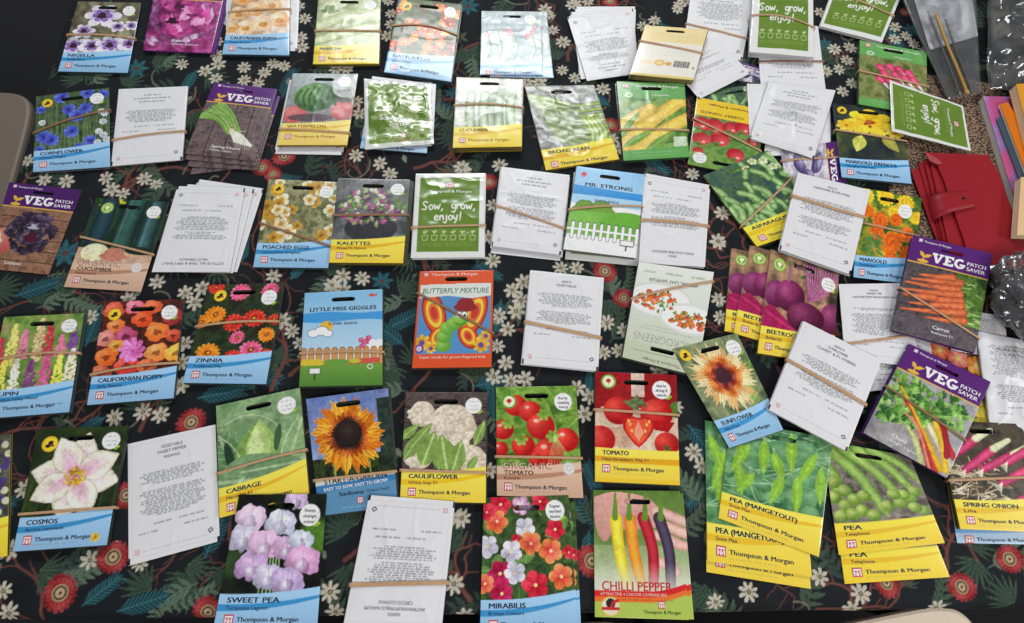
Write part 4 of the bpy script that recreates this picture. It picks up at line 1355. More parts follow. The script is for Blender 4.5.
def a_cosmos(c):
    c.noise([(42, 58, 30), (60, 78, 38), (36, 50, 28)], 30, 3)
    for k in range(8): c.tube([(k * 14, 98), (k * 13 + 10, 40)], 1.2, (96, 120, 60), a=.5)
    for k in (0, 2, 4, 6, 1, 3, 5, 7):
        a = .2 + k * math.pi / 4 + (.1 if k % 2 else -.05); L = 25 + (k * 5 % 3)
        x, y = 52 + L * math.cos(a), 56 + L * math.sin(a)
        c.leaf(52 + 4 * math.cos(a), 56 + 4 * math.sin(a), 47, 35, a, (214, 204, 186), vein=False); c.leaf(52 + 5 * math.cos(a), 56 + 5 * math.sin(a), 44, 31, a, (246, 238, 220), vein=False)
        c.ell(52 + 16 * math.cos(a), 56 + 16 * math.sin(a), 17, 8, (236, 196, 214), rot=a, a=.8, soft=4, col2=(214, 120, 180), lx=-.8, ly=0)
        for q in (-1, 0, 1): c.tube([(52 + 12 * math.cos(a), 56 + 12 * math.sin(a)), (x + 12 * math.cos(a) - q * 5 * math.sin(a), y + 12 * math.sin(a) + q * 5 * math.cos(a))], .9, (216, 190, 196), a=.5)
    for i in range(60):
        a, d = c.r.uniform(0, 6.28), c.r.uniform(0, 1) ** .5 * 11
        c.ell(52 + d * math.cos(a), 56 + d * math.sin(a), 1.7, 1.7, [(226, 190, 50), (190, 140, 40), (240, 214, 90)][i % 3])
    bee(c, 17, 18, 9); sticker(c, 85, 17, 10)
    band_foot(c, 'COSMOS', 'Apricot Lemonade')
    c.flower(86, 124, 6, 10, (240, 206, 60), (220, 170, 50), (200, 140, 40), .3)


def a_edge(c):
    c.noise([(70, 66, 96), (110, 110, 90), (60, 70, 60)], 9, 3)
    for i in range(20): c.ell(c.r.uniform(80, 100), c.r.uniform(10, 90), 4, 4, [(90, 70, 140), (206, 210, 180)][i % 2])
    band_foot(c, 'VIOLA', '', (246, 216, 56), (240, 196, 50))


def a_cabbage(c):
    c.noise([(110, 146, 100), (146, 176, 130), (96, 130, 90)], 24, 3)
    L = [(50, 70, 60, 54, 3.6, (120, 156, 110)), (50, 74, 62, 50, 5.8, (130, 166, 116)), (40, 100, 60, 44, 3.3, (116, 150, 106)), (60, 96, 56, 44, -.2, (136, 170, 120)), (20, 90, 60, 36, -1.9, (104, 140, 96)), (80, 90, 60, 34, -1.2, (140, 174, 124))]
    for x, y, l, w, a, col in L:
        c.leaf(x, y, l, w, a, col, (190, 210, 170))
        for k in range(5):
            t = .2 + k * .15
            for s_ in (-1, 1): c.tube([(x + math.cos(a) * l * t, y + math.sin(a) * l * t), (x + math.cos(a) * l * (t + .15) - s_ * math.sin(a) * w * .3, y + math.sin(a) * l * (t + .15) + s_ * math.cos(a) * w * .3)], .9, (176, 200, 156), a=.7)
    c.leaf(44, 92, 62, 50, -1.5, (134, 172, 92), (206, 224, 166)); c.leaf(50, 92, 64, 36, -1.56, (164, 198, 112), vein=False); c.leaf(46, 92, 62, 28, -1.52, (182, 210, 128), vein=False); c.leaf(44, 92, 56, 18, -1.55, (204, 226, 154), (224, 238, 190))
    for s_ in (-1, 1):
        for k in range(5): c.tube([(46, 84 - k * 9), (46 + s_ * 10, 76 - k * 9)], .8, (214, 230, 176), a=.7)
    for P in ([(4, 40), (22, 62), (30, 92), (22, 100)], [(96, 36), (80, 58), (72, 84), (84, 98)], [(26, 96), (60, 80), (98, 84)], [(10, 26), (34, 20), (60, 30), (78, 52)]): c.tube(P, 1.3, (196, 214, 170), a=.85)
    c.ell(14, 68, 5, 20, (50, 76, 56), rot=-.2); c.ell(70, 56, 4, 16, (76, 104, 70), rot=.2)
    c.leaf(2, 84, 70, 24, -.1, (130, 164, 120), (190, 210, 170)); c.leaf(98, 92, 80, 26, 3.2, (120, 152, 110), (186, 206, 166))
    sticker(c, 83, 19, 11)
    band_foot(c, 'CABBAGE', 'Marcanta F1', YEL, (244, 196, 40), y0=100, rise=10)


def a_stripe(c):
    c.vgrad(-1, 80, (96, 116, 176), (150, 170, 206)); c.noise([(110, 130, 186), (150, 166, 206)], 20, 3, box=(-1, -1, 101, 60), a=.5)
    c.noise([(40, 56, 30), (70, 84, 44), (30, 40, 26)], 6, 4, box=(-1, 72, 101, 100)); c.noise([(30, 44, 36), (60, 76, 60)], 5, 6, box=(84, 10, 101, 90), a=.9)
    for k in range(52):
        a = k * 2.399; L = 47 - (k % 4) * 3
        c.leaf(46, 49, L, 13.5, a, [(236, 158, 40), (246, 186, 64), (214, 124, 30)][k % 3], (190, 96, 30))
    c.flower(46, 49, 29, 26, (190, 90, 30), (150, 60, 26), None, deep=.3, p=.5, streak=22)
    c.flower(46, 48, 22, 30, (96, 50, 26), (60, 36, 26), None, deep=.2, p=.5, streak=18); c.ell(46, 47, 17, 16, (44, 32, 28), col2=(70, 58, 52), lx=0, ly=-.2)
    for x in (26, 70): c.tube([(x, 80), (x, 98)], 2, (150, 160, 80))
    c.grain()
    xs, ys = c.xs[None, :], c.ys[:, None]
    c.put((slice(None), slice(None)), np.clip((ys - 94) / .6, 0, 1), (224, 226, 216)); c.put((slice(None), slice(None)), np.clip((ys - 101 + 3 * (xs / 100)) / .6, 0, 1), (96, 150, 190))
    c.put((slice(None), slice(None)), np.clip((ys - 101 + 3 * (xs / 100)) / .6, 0, 1) * np.clip((109 - ys - 4 * (xs / 100)) / .6, 0, 1), (60, 130, 190))
    c.text("START-A-GARDEN", 50, 100.5, 6, (60, 60, 60), w=78, al='c', bold=.03); c.text('EASY TO SOW, EASY TO GROW', 50, 106.6, 3.6, (244, 248, 250), w=80, al='c', bold=.03, rot=-.03)
    c.text('Sunflower', 28, 115, 4.4, (40, 50, 60), w=32, bold=.03); c.text('Sunspot Dwarf', 63, 114, 3.2, (50, 60, 70), w=28)
    logo(c, 50, 118, 7); c.small(30, 80, 128, col=(206, 220, 230))


def a_cauli(c):
    wood(c, [(78, 66, 66), (104, 90, 88), (92, 80, 78)], (-1, -1, 101, 100), False, 5)
    r = c.r

    def head(cx, cy, rx, ry, n, s0):
        c.ell(cx, cy, rx, ry, (206, 192, 170), col2=(240, 230, 212), wob=.03)
        for i in range(n):
            a, d = r.uniform(0, 6.28), r.uniform(0, 1) ** .5
            c.ell(cx + rx * .92 * d * math.cos(a), cy + ry * .92 * d * math.sin(a), r.uniform(2.5, 5), r.uniform(2.5, 4.4), (204, 188, 166), col2=(246, 238, 222), wob=.1, seed=i, a=.9)
    head(22, 28, 16, 16, 30, 1); head(58, 42, 30, 26, 70, 2); head(84, 84, 17, 17, 36, 3); head(66, 66, 14, 12, 24, 4); head(20, 84, 14, 12, 24, 5)
    for a in ((2, 84, 44, 16, -1.0), (24, 92, 46, 26, -1.25), (10, 70, 40, 14, -.9), (44, 96, 36, 16, -1.6), (86, 66, 34, 12, -1.2), (78, 96, 22, 10, -1.0), (-4, 60, 30, 12, -.7), (54, 98, 46, 30, -1.75), (60, 98, 40, 22, -1.3)):
        c.leaf(*a, (136, 168, 86), (206, 220, 160))
    sticker(c, 84, 17, 10)
    band_foot(c, 'CAULIFLOWER', 'White Step F1', YEL, (250, 206, 30), y0=98, tw=58)


def a_sweetpea(c):
    c.noise([(24, 28, 24), (38, 48, 30), (20, 22, 22)], 30, 3)
    c.ell(92, 44, 18, 18, (90, 130, 50), soft=10); c.ell(8, 70, 14, 14, (60, 84, 50), soft=8)
    for k in range(6): c.tube([(40 + k * 3, 62), (38 + k * 4, 104)], 1.6, (150, 180, 130))
    P = [(18, 24, 15, (220, 186, 222)), (52, 30, 15, (200, 200, 232)), (66, 6, 12, (190, 160, 206)), (14, 46, 15, (196, 190, 226)), (38, 52, 17, (220, 168, 214)), (62, 56, 14, (208, 156, 206)), (76, 48, 12, (190, 200, 226)), (80, 68, 16, (206, 140, 196)), (28, 74, 16, (196, 150, 210)), (46, 84, 14, (196, 186, 226)), (66, 88, 15, (180, 150, 206))]
    for i, (x, y, R, col) in enumerate(P):
        col = tuple(int(v * .8 + 46) for v in col); hi = tuple(min(255, v + 34) for v in col)
        c.ell(x - R * .35, y - R * .1, R * .75, R * .85, tuple(int(v * .86) for v in col), rot=.5, col2=hi, wob=.08, seed=i); c.ell(x + R * .4, y, R * .72, R * .85, col, rot=-.5, col2=hi, wob=.08, seed=i + 2)
        c.ell(x, y + R * .35, R * .45, R * .5, tuple(int(v * .8) for v in col), col2=(232, 226, 246), wob=.1, seed=i); c.tube([(x, y - R * .7), (x + 1, y + R * .3)], .9, tuple(int(v * .75) for v in col), a=.6)
    sticker(c, 83, 22, 11.5, words=('Flowers', 'change', 'colour'))
    band_foot(c, 'SWEET PEA', 'Turquoise Lagoon', y0=100, tw=52)


def a_orgtom(c):
    c.noise([(96, 140, 50), (140, 176, 80), (76, 120, 44)], 14, 3)
    for a in ((0, 10, 44, .5), (60, 0, 40, .9), (100, 40, 40, 2.4), (0, 80, 36, -.3), (96, 90, 40, 3.4)): c.leaf(a[0], a[1], a[2], 14, a[3], (116, 160, 66), (170, 200, 110))
    c.tube([(20, 10), (50, 8), (70, 44), (76, 96)], 2.4, (140, 176, 80))
    for i, (x, y, R) in enumerate(((24, 24, 14), (42, 32, 14), (8, 54, 13), (54, 50, 17), (32, 74, 14), (4, 78, 10), (62, 82, 18), (84, 66, 15), (46, 90, 8))):
        c.ell(x, y, R, R * .95, (190, 26, 28), col2=(244, 96, 76)); c.ell(x - R * .3, y - R * .4, R * .22, R * .14, (255, 224, 214), a=.7)
    for x, y in ((68, 62), (30, 66), (14, 46), (58, 36)): c.flower(x, y, 9, 6, (150, 190, 80), (110, 150, 60), None, deep=.78, p=.4)
    for k in range(10): c.tube([(70, 60), (60 + k * 4, 100)], .9, (190, 214, 130), a=.7)
    veggie_mark(c, 16, 19, 9, (96, 160, 60), dot=(206, 50, 40)); sticker(c, 83, 20, 11, words=('Early', 'ripening', 'tasty'))
    organic_foot(c, 'TOMATO', 'Koralik')


def a_tomato(c):
    c.vgrad(-1, 134, (206, 176, 150), (226, 206, 186)); c.rect(-1, -1, 101, 44, (160, 30, 34)); c.rect(44, -1, 60, 30, (214, 190, 176)); c.noise([(150, 24, 30), (176, 40, 44)], 14, 3, box=(-1, -1, 44, 44), a=.6)
    c.ell(0, 40, 8, 9, (170, 30, 34)); c.ell(98, 44, 8, 10, (90, 130, 50)); c.ell(30, 80, 30, 12, (190, 150, 124), a=.6)
    c.ell(28, 48, 18, 17, (180, 24, 28), col2=(240, 90, 76)); c.ell(74, 50, 20, 18, (186, 26, 28), col2=(244, 100, 84))
    c.poly([(58, 58), (96, 60), (88, 72), (72, 70)], (176, 26, 30)); c.ell(6, 84, 18, 17, (190, 30, 32), col2=(240, 100, 90)); c.ell(86, 86, 15, 14, (180, 26, 28), col2=(236, 90, 76)); c.flower(86, 92, 6, 5, (110, 110, 60), (90, 90, 50), None, deep=.7)
    for x, y in ((42, 38), (50, 34), (56, 38), (48, 42)): c.ell(x, y, 6, 4, (86, 110, 66), wob=.3, seed=x, col2=(130, 150, 110))
    # the cut heart
    H = [(52, 92), (42, 82), (34, 70), (34, 60), (42, 54), (52, 56), (62, 54), (70, 60), (70, 70), (62, 82)]
    c.poly(curve(H + [H[0]], 5), (206, 36, 34)); c.poly([(52 + (x - 52) * .85, 72 + (y - 72) * .85) for x, y in H], (236, 96, 66))
    c.poly([(52, 84), (46, 74), (52, 60), (58, 74)], (248, 160, 130))
    for x, y in ((42, 64), (44, 72), (62, 64), (60, 72), (40, 60), (65, 60)): c.ell(x, y, 1.4, 2, (248, 206, 110))
    veggie_mark(c, 16, 12, 9, (120, 176, 80), dot=(206, 60, 50)); sticker(c, 81, 20, 11.5, words=('Ideal for', 'slicing &', 'salads'))
    band_foot(c, 'TOMATO', 'Heartbreakers Vita F1', YEL, (238, 176, 26), y0=93, rise=-1, tw=31)
    c.rect(-1, 128, 101, 134, (246, 196, 36), a=.4)


def a_mirabilis(c):
    c.noise([(50, 70, 40), (84, 110, 60), (60, 80, 50)], 12, 3)
    foliage(c, [(76, 110, 56), (110, 146, 80), (60, 90, 50)], 50, (0, 0, 100, 100), 16, 5, .55)
    S = [(20, 8, 12, 0), (44, 10, 10, 3), (66, 6, 10, 0), (16, 26, 12, 1), (4, 16, 9, 0), (48, 34, 11, 2), (38, 46, 6, 0), (82, 36, 11, 0), (6, 52, 12, 2), (32, 58, 11, 2), (54, 50, 12, 1), (76, 58, 13, 1), (20, 80, 13, 4), (36, 80, 11, 2), (58, 92, 14, 0), (86, 84, 13, 1), (4, 90, 10, 1), (22, 100, 12, 4), (96, 60, 7, 0)]
    for i, (x, y, R, k) in enumerate(S):
        o, n = (((226, 60, 80), (190, 30, 60)), ((240, 150, 80), (226, 60, 80)), ((222, 220, 232), (190, 186, 210)), ((206, 150, 190), (240, 230, 240)), ((206, 40, 100), (170, 20, 70)))[k]
        c.flower(x, y, R * 1.18, 5, o, n, (250, 226, 150), .12, rot=i * 1.3, deep=.32, p=.6, streak=16, seed=i)
    sticker(c, 83, 16, 11, words=('Fragrant', 'marbled', 'blooms'))
    band_foot(c, 'MIRABILIS', 'Broken Colours', y0=106, rise=9, tw=38)


def a_chilli(c):
    c.vgrad(-1, 134, (96, 130, 56), (226, 230, 206)); c.noise([(90, 124, 50), (120, 150, 76)], 30, 3, box=(-1, -1, 101, 60), a=.6)
    H = (222, 170, 160)
    c.poly(curve([(0, 8), (22, 2), (56, 6), (74, 20), (70, 40), (26, 44), (12, 56), (2, 40), (0, 8)], 4), H, col2=(206, 150, 140))
    for y, L in ((30, 98), (43, 99), (56, 96), (84, 90)): c.tube([(70, y - 8), (84, y - 4), (L, y + 2)], 11, (206, 150, 140), col2=(240, 200, 190))
    for k, (x, col, hi) in enumerate(((22, (226, 190, 20), (252, 240, 90)), (38, (226, 120, 20), (252, 180, 70)), (56, (150, 20, 34), (214, 60, 76)), (74, (54, 44, 60), (96, 84, 110)))):
        c.tube([(x + 3, 32), (x + 6, 66), (x + 14, 104)] if k < 2 else [(x, 30), (x + 9, 64), (x + (8 if k == 2 else 9), 104)], 13.5, col, w1=11, col2=hi)
        c.tube([(x + 3, 4), (x + 2, 30)], 2.6, (110, 150, 60), w1=7)
    xs, ys = c.xs[None, :], c.ys[:, None]
    fade = np.clip((ys - 76) / 28, 0, 1) * .85 + 0 * xs
    c.grain(.6)
    c.put((slice(None), slice(None)), fade, (232, 232, 216))
    y = 106 - 9 * np.clip((xs - 60) / 40, 0, 1) ** 1.6
    c.put((slice(None), slice(None)), np.clip((ys - y) / .6, 0, 1), (222, 40, 40)); c.put((slice(None), slice(None)), np.clip((ys - y - 6) / .6, 0, 1), (240, 120, 50)); c.put((slice(None), slice(None)), np.clip((ys - y - 11) / .6, 0, 1), (182, 206, 92))
    c.text('CHILLI PEPPER', 8, 106, 9.4, (204, 30, 46), w=76, bold=.01, res=3)
    c.text('ATTRACTIVE 4 COLOUR CAYENNE MIX', 6, 111, 3, (250, 216, 200), w=72, bold=.01); c.small(28, 86, 115, col=(160, 60, 30))
    c.ell(17, 122, 10.5, 10, (226, 190, 40)); c.ell(17, 122, 9.4, 9, (236, 226, 200)); c.ell(17, 119, 5, 5, (40, 34, 34)); c.tube([(17, 124), (20, 118), (25, 116)], 3, (206, 40, 40)); c.rect(7.5, 122.5, 26.5, 126, (206, 50, 50)); c.rect(9, 118, 12, 121, (250, 240, 220))
    logo(c, 68, 115.5, 7.5); c.text('Thompson & Morgan', 52, 128, 3.3, (70, 90, 40), w=40, bold=.02)
# ------------------------------------------------------------------ the packets on the table
MM = 0.001
BE = (70, 96, 122)      # edges of blue-footed packets seen from the front
YE = (204, 174, 60)
WE = (196, 196, 200)
DE = (60, 58, 66)
TE = (150, 124, 106)


def S(*a, **k): return stack('seed_sachet', *a, kind='w', slot=False, **k)
def Pk(*a, **k): return stack('seed_packet', *a, **k)
def V(*a, **k): return stack('seed_packet', *a, kind='v', **k)


# left part of the table, top to bottom
Pk('nigella seed packet with white and purple flowers, nearest the top left corner', a_nigella, [(78, 1.3), (141, 2.6), (127.7, 72.7), (57.8, 71.2)], 1, edge=BE, bands=[(.5, .53, -.02)], blab='under the nigella packet', seed=1, crump=.0004)
V('purple-headed kale packet with magenta ruffled leaves at the top edge', a_kale, [(157, -20), (227, -17), (211, 53), (142.6, 50)], 2, edge=(96, 56, 110), fan=(3, 1), blab='behind the kale packet', seed=2)
Pk('Californian poppy packet with pale peach flowers at the top edge', a_calpop2, [(235, -16), (290, -15), (272+17, 55.2), (222, 54)], 2, edge=BE, bands=[(.42, .36, -.01)], blab='under the peach poppy packet', seed=3, crump=.0004)
S('white paper sachet peeping out right of the peach poppy packet', sachet(), [(226, -12), (300, -12), (297, 51), (226, 50)], 0, seed=4)
Pk('pale green and yellow marrow packet lying at the top edge left of the nasturtiums', a_marrow, [(318.5, -4), (380.8, -3), (378.8, 63.7), (313, 64)], 2, edge=YE, bands=[(.53, .53, 0)], blab='under the marrow packet', seed=5, crump=.0006)
Pk('nasturtium seed packet with small orange and red flowers', a_nasturtium, [(398.6, -3), (461.5, 4), (451, 81.7), (384, 72)], 4, edge=BE, bands=[(.40, .42, -.06)], blab='under the nasturtium packet', seed=6, crump=.0005)
Pk('pale blue packet with pink-red flowers and no rubber band, top centre', a_paleblue, [(481.6, 10.8), (542, 11.5), (543, 75), (480, 74.5)], 0, base=2 * MM, edge=(150, 180, 206), seed=7, crump=.0006)
Pk('pale blue packet mostly hidden under the pink-flowered pale blue one', a_paleblue, [(488, 12), (546.6, 11.5), (553.6, 77.6), (490, 77)], 0, edge=(150, 180, 206), seed=8)
S('top white sachet of the fanned pile left of the barcode packet', sachet(None, ((36, 48), (54, 78))), [(567, 16.7), (633, 8.2), (639, 73), (587, 81)], 0, rot=180, base=4.2 * MM, seed=9, crump=.0008)
S('second white sachet of the fanned pile left of the barcode packet', sachet(), [(570, 12), (633, 9), (636, 75), (581, 79)], 0, rot=180, base=2.1 * MM, seed=10)
S('lowest white sachet of the fanned pile left of the barcode packet', sachet(), [(575, 6.4), (636, 6.4), (634, 70), (579, 75)], 0, rot=180, seed=11)
Pk('upturned cream and white packet with a barcode on its back', a_packback, [(645.4, 25), (708, 29.5), (693.7, 80), (630, 74)], 5, base=5 * MM, edge=(206, 186, 110), bands=[(.34, .48, 0)], blab='under the upturned barcode packet', seed=12)
S('white sachet with a rubber band at the top edge behind the barcode packet', sachet(None, ((30, 62),)), [(692, -14), (755, -8), (742, 60), (682, 56)], 1, edge=WE, bands=[(.56, .70, 0)], blab='under the banded white sachet at the top edge', seed=13, crump=.0008)
S('tilted white sachet sticking out from under the barcode packet', sachet(None, ((34, 40), (60, 72))), [(665, 60), (718.6, 41), (750.8, 73), (699.4, 99)], 0, base=4 * MM, slope=(0, 1 * MM, 0, 0), seed=14, crump=.0006)
V('purple corner of a packet showing between white sachets at the top', a_garlic, [(735, 60), (763, 68), (762, 84), (738, 80)], 0, seed=15)
S('green slogan sachet at the top edge, its band bowed across the lettering', sowgrow(margins=(12, 4, 9, 9)), [(753.5, -22), (813, -20), (813.7, 57), (749.5, 52)], 5, edge=(206, 206, 208), base=3 * MM, bands=[(.53, .64, -.06)], blab='under the green slogan sachet at the top edge', seed=16, crump=.0012, pillow=.001, mat=M_FOIL)
S('white sachet lying just below the green slogan sachet, brown band across it', sachet(None, ((60, 80),)), [(756, 24), (818, 26), (827, 100), (762, 98)], 0, base=.1 * MM, bands=[(.53, .50, 0)], blab='lower white sachet by the green slogan sachet', seed=17, crump=.0008, bcol=1)
Pk('slanted upside-down cherry tomato packet with red fruit', a_cherry, [(697, 97), (766, 110), (755.8, 177.8), (687.6, 164)], 1, rot=180, edge=(96, 110, 60), bands=[(.34, .62, 0)], blab='under the cherry tomato packet', seed=18, crump=.0006)
Pk('green packet mostly hidden behind the cherry tomato packet', a_asppea, [(703, 92), (766, 82), (758, 150), (700, 150)], 0, edge=(96, 110, 60), seed=19)
S('large crinkled white sachet in front of the band below the green slogan sachet', sachet(None, ((40, 56), (62, 78))), [(768.7, 82), (835.5, 90.4), (813.7, 159), (749.5, 138.7)], 0, base=7 * MM, seed=20, crump=.003, cs=30, pillow=.0015)
S('white sachet showing left of the large crinkled one', sachet(None, ()), [(747, 83.5), (812, 86), (806, 150), (750, 141)], 0, base=4 * MM, seed=21, crump=.001)
S('white sachet with a dark corner mark poking out under the large crinkled one', sachet(None, ()), [(770, 100), (830, 104), (831, 153), (764, 156)], 0, base=2.2 * MM, seed=22)
V('packet picturing pale violet cloves with a purple heading on its right side', a_garlic, [(780.4, 150), (842, 140), (848, 200), (790, 206)], 1, rot=90, edge=(110, 90, 130), base=.1 * MM, bands=[(.30, .20, 0, dict(ax='y'))], blab='under the violet clove packet', seed=23, crump=.0006)
Pk('asparagus pea packet with green pods, turned slantwise', a_asppea, [(703.4, 175.4), (768, 150), (829, 222), (757, 246.5)], 2, edge=(150, 150, 70), bands=[(.72, .40, 0)], blab='under the asparagus pea packet', seed=24)
S('white sachet with a wide band lying over the orange marigold packet', sachet(('SEEDS', 'HARDWARE SUNFLOWER'), ((38, 62), (70, 84))), [(798, 172.5), (870.4, 190), (850.7, 274.5), (779.5, 249.5)], 2, base=9 * MM, edge=WE, bands=[(.32, .34, .01, dict(wd=4.4))], blab='white sachet over the orange marigolds', seed=25, crump=.001)
Pk('orange and yellow marigold packet left of the red wallet', a_marigold2, [(858, 187), (922, 198), (912, 284), (853.6, 277)], 1, base=4.4 * MM, edge=BE, bands=[(.40, .46, 0)], blab='under the orange marigold packet', seed=26)
Pk('french marigold packet with one large yellow flower', a_marigold, [(833, 103), (901, 110), (911.9, 183.7), (841.8, 177)], 2, base=3.6 * MM, edge=BE, bands=[(.38, .44, 0)], blab='under the yellow marigold packet', seed=27)
S('green slogan sachet tipped at a slant at the upper right', sowgrow(margins=(4, 4, 5, 9)), [(837, -22), (908, -20), (882, 42), (820, 26)], 2, edge=(206, 206, 208), bands=[(.34, .60, 0)], blab='under the slanted green slogan sachet', seed=28, pillow=.001, mat=M_FOIL)
Pk('green organic radish packet with pink roots at the upper right', a_radish, [(860, 40), (926.8, 52), (927, 116), (858.8, 104)], 4, base=3.6 * MM, edge=(52, 92, 50), bands=[(.50, .56, 0)], blab='under the radish packet', seed=29)
S('green slogan sachet turned sideways above the red wallet', sowgrow(margins=(5, 4, 5, 4)), [(889.8, 80), (963, 106), (971, 151), (892, 131)], 0, rot=90, base=13 * MM, slope=(4 * MM, 0, 0, 4 * MM), seed=30, crump=.0014, cs=26, pillow=.001, mat=M_FOIL, edge=(220, 222, 216))

# second row
Pk('cornflower seed packet with blue flowers beside the left chair', a_cornflower, [(36, 96.4), (108.4, 87.4), (110, 166.7), (32.9, 171.8)], 1, edge=(150, 160, 190), bands=[(.50, .30, -.03)], blab='under the cornflower packet', seed=31, bcol=1)
S('white sachet right of the cornflower packet', sachet(None, ((42, 62),)), [(118.7, 89), (188, 86), (182, 159.8), (111, 166)], 1, edge=WE, bands=[(.68, .63, -.01)], blab='under the white sachet right of the cornflowers', seed=32)
V('spring onion packet with a purple heading, top of a fanned pile', a_springveg, [(214.5, 82), (277, 89), (254.7, 161), (183.7, 153)], 0, base=6 * MM, edge=(130, 110, 116), seed=33)
for k, (q, w) in enumerate((([(214, 84), (277, 92), (256, 166), (184, 159)], 'second'), ([(216, 88), (280, 96), (257, 170), (186, 166)], 'third'), ([(218, 92), (280, 98), (256, 166), (189, 174.4)], 'lowest'))):
    V('purple-headed spring onion packet, %s from the top of the fanned pile' % w, a_springveg, q, 0, base=(4 - 2 * k) * MM, edge=(130, 110, 116), seed=34 + k)
Pk('watermelon seed packet with one striped green melon', a_melon, [(293, 73.2), (358, 73.7), (347, 145), (277, 145)], 2, base=2 * MM, edge=YE, blab='under the watermelon packet', seed=38, crump=.0005, bands=[(.79, .84, 0)])
S('white sachet lying under the watermelon packet', sachet(None, ()), [(289.4, 79.7), (352, 82), (343, 155), (274, 153.6)], 0, seed=39)
S('shiny green foil sachet with worn lettering right of the watermelon packet', a_foilgreen, [(364, 78.4), (430.7, 83.5), (434, 144), (365, 149.5)], 0, base=6 * MM, seed=40, crump=.0016, cs=20, mat=M_FOIL)
S('white sachet directly under the shiny green foil one', sachet(None, ()), [(372, 76), (436, 84), (433, 146), (366, 146)], 0, base=4 * MM, seed=41)
Pk('light blue packet two below the shiny green foil sachet', a_paleblue, [(372, 80), (432, 82), (426.8, 153), (360, 148)], 1, base=.1 * MM, edge=BE, blab='at the bottom of the green foil pile', seed=42)
Pk('cucumber packet with pale green fruit and a yellow foot, top centre', a_courgette, [(456.7, 77), (522.7, 79), (521.7, 146.5), (452.8, 147.7)], 6, edge=YE, bands=[(.42, .44, -.03)], blab='under the pale cucumber packet', seed=43, crump=.0008)
Pk('crumpled silvery green broad bean packet without a band', a_beans, [(524.8, 86), (594, 84.8), (619.3, 159), (545.9, 170)], 1, edge=YE, blab='under the crumpled bean packet', seed=44, crump=.002, cs=20)
Pk('green organic sweetcorn packet with yellow cobs', a_corn, [(616.8, 81), (684.6, 83.5), (689, 156.7), (623.7, 160.6)], 3, edge=(60, 110, 70), bands=[(.63, .66, -.01)], blab='under the sweetcorn packet', seed=45, crump=.0007)

# third row
V('dark red lettuce packet with a purple heading at the left edge', a_lettuce, [(9, 182), (81.7, 189.8), (48.3, 274.6), (-17, 268)], 0, edge=(100, 86, 86), seed=46)
Pk('organic cucumber packet with dark green fruit', a_cucumber, [(96.4, 197.5), (169, 202), (140.8, 291.8), (63.7, 286.7)], 0, edge=TE, bands=[(.46, .60, 0)], blab='organic cucumber packet', seed=47)
S('white sachet on top of the fanned pile right of the organic cucumber', sachet(('LETTUCE ALL YEAR & VERY EARLY', 'FRUIT SPINACH'), ((50, 60), (64, 86))), [(177.3, 186), (245, 188), (230, 272), (151.6, 272)], 0, rot=180, base=4.2 * MM, seed=48)
S('second white sachet of the fanned pile right of the organic cucumber', sachet(None, ()), [(186, 184), (254, 189), (233, 273), (160, 272)], 0, rot=180, base=2.1 * MM, seed=49)
S('lowest white sachet of the fanned pile right of the organic cucumber', sachet(None, ()), [(198, 179), (263.7, 188.5), (237, 272), (166, 271)], 0, rot=180, seed=50)
Pk('poached egg flower packet with cream and yellow blooms', a_poached, [(268.8, 178.8), (339.5, 182), (328, 268), (253, 267)], 1, edge=BE, bands=[(.52, .76, 0)], blab='under the poached egg flower packet', seed=51, bcol=1)
Pk('kalettes seed packet with purple and green sprouts', a_kalettes, [(338, 178), (410, 179.5), (403, 263), (329, 262.5)], 3, edge=YE, fan=(1.6, .3), bands=[(.46, .44, 0)], blab='under the kalettes packet', seed=52, bcol=1)
S('green slogan sachet lying straight in the middle of the table', sowgrow(), [(415.8, 173.6), (485, 173), (483.7, 257.4), (410.7, 258)], 2, edge=(206, 206, 208), bands=[(.66, .64, 0)], blab='under the straight green slogan sachet', seed=53, crump=.0009, pillow=.0012, mat=M_FOIL)
S('white sachet left of the blue and green fence packet', sachet(None, ((44, 62), (66, 84))), [(501.7, 166.7), (569.8, 175), (560.8, 255), (491.4, 246)], 1, base=2 * MM, edge=WE, bands=[(.51, .68, 0)], blab='white sachet left of the fence packet', seed=54, crump=.0007)
S('lower white sachet showing under the one left of the fence packet', sachet(None, ()), [(500, 170), (570, 178), (562, 261), (489.6, 252.8)], 0, seed=55)
Pk('blue and green cress packet with a drawn white fence', a_strong, [(577, 166), (645, 174.4), (635.8, 258), (563.3, 249)], 3, base=2.2 * MM, edge=(170, 172, 178), bands=[(.54, .40, -.02)], blab='under the white fence packet', seed=56)
S('green and white sachet lying under the white fence packet', sowgrow(), [(574, 172), (645, 180), (637.8, 266), (565, 259)], 0, seed=57)
S('white sachet right of the white fence packet', sachet(('SEEDS', 'MIXED COLOURED BEETROOT'), ((56, 72), (76, 92))), [(644, 173), (710.3, 185), (705, 267), (638.8, 263)], 2, rot=180, edge=WE, bands=[(.54, .52, -.01, dict(wd=4.2))], blab='white sachet right of the fence packet', seed=58, crump=.0007)
Pk('upside-down microgreens packet picturing a bowl of salad', a_micro, [(638.8, 262), (714, 272), (697, 376), (622.4, 357)], 3, rot=180, edge=(150, 156, 136), bands=[(.40, .10, -.02)], blab='under the microgreens packet', seed=59, slot=(34, 66, 17, 22), base=2.2 * MM)

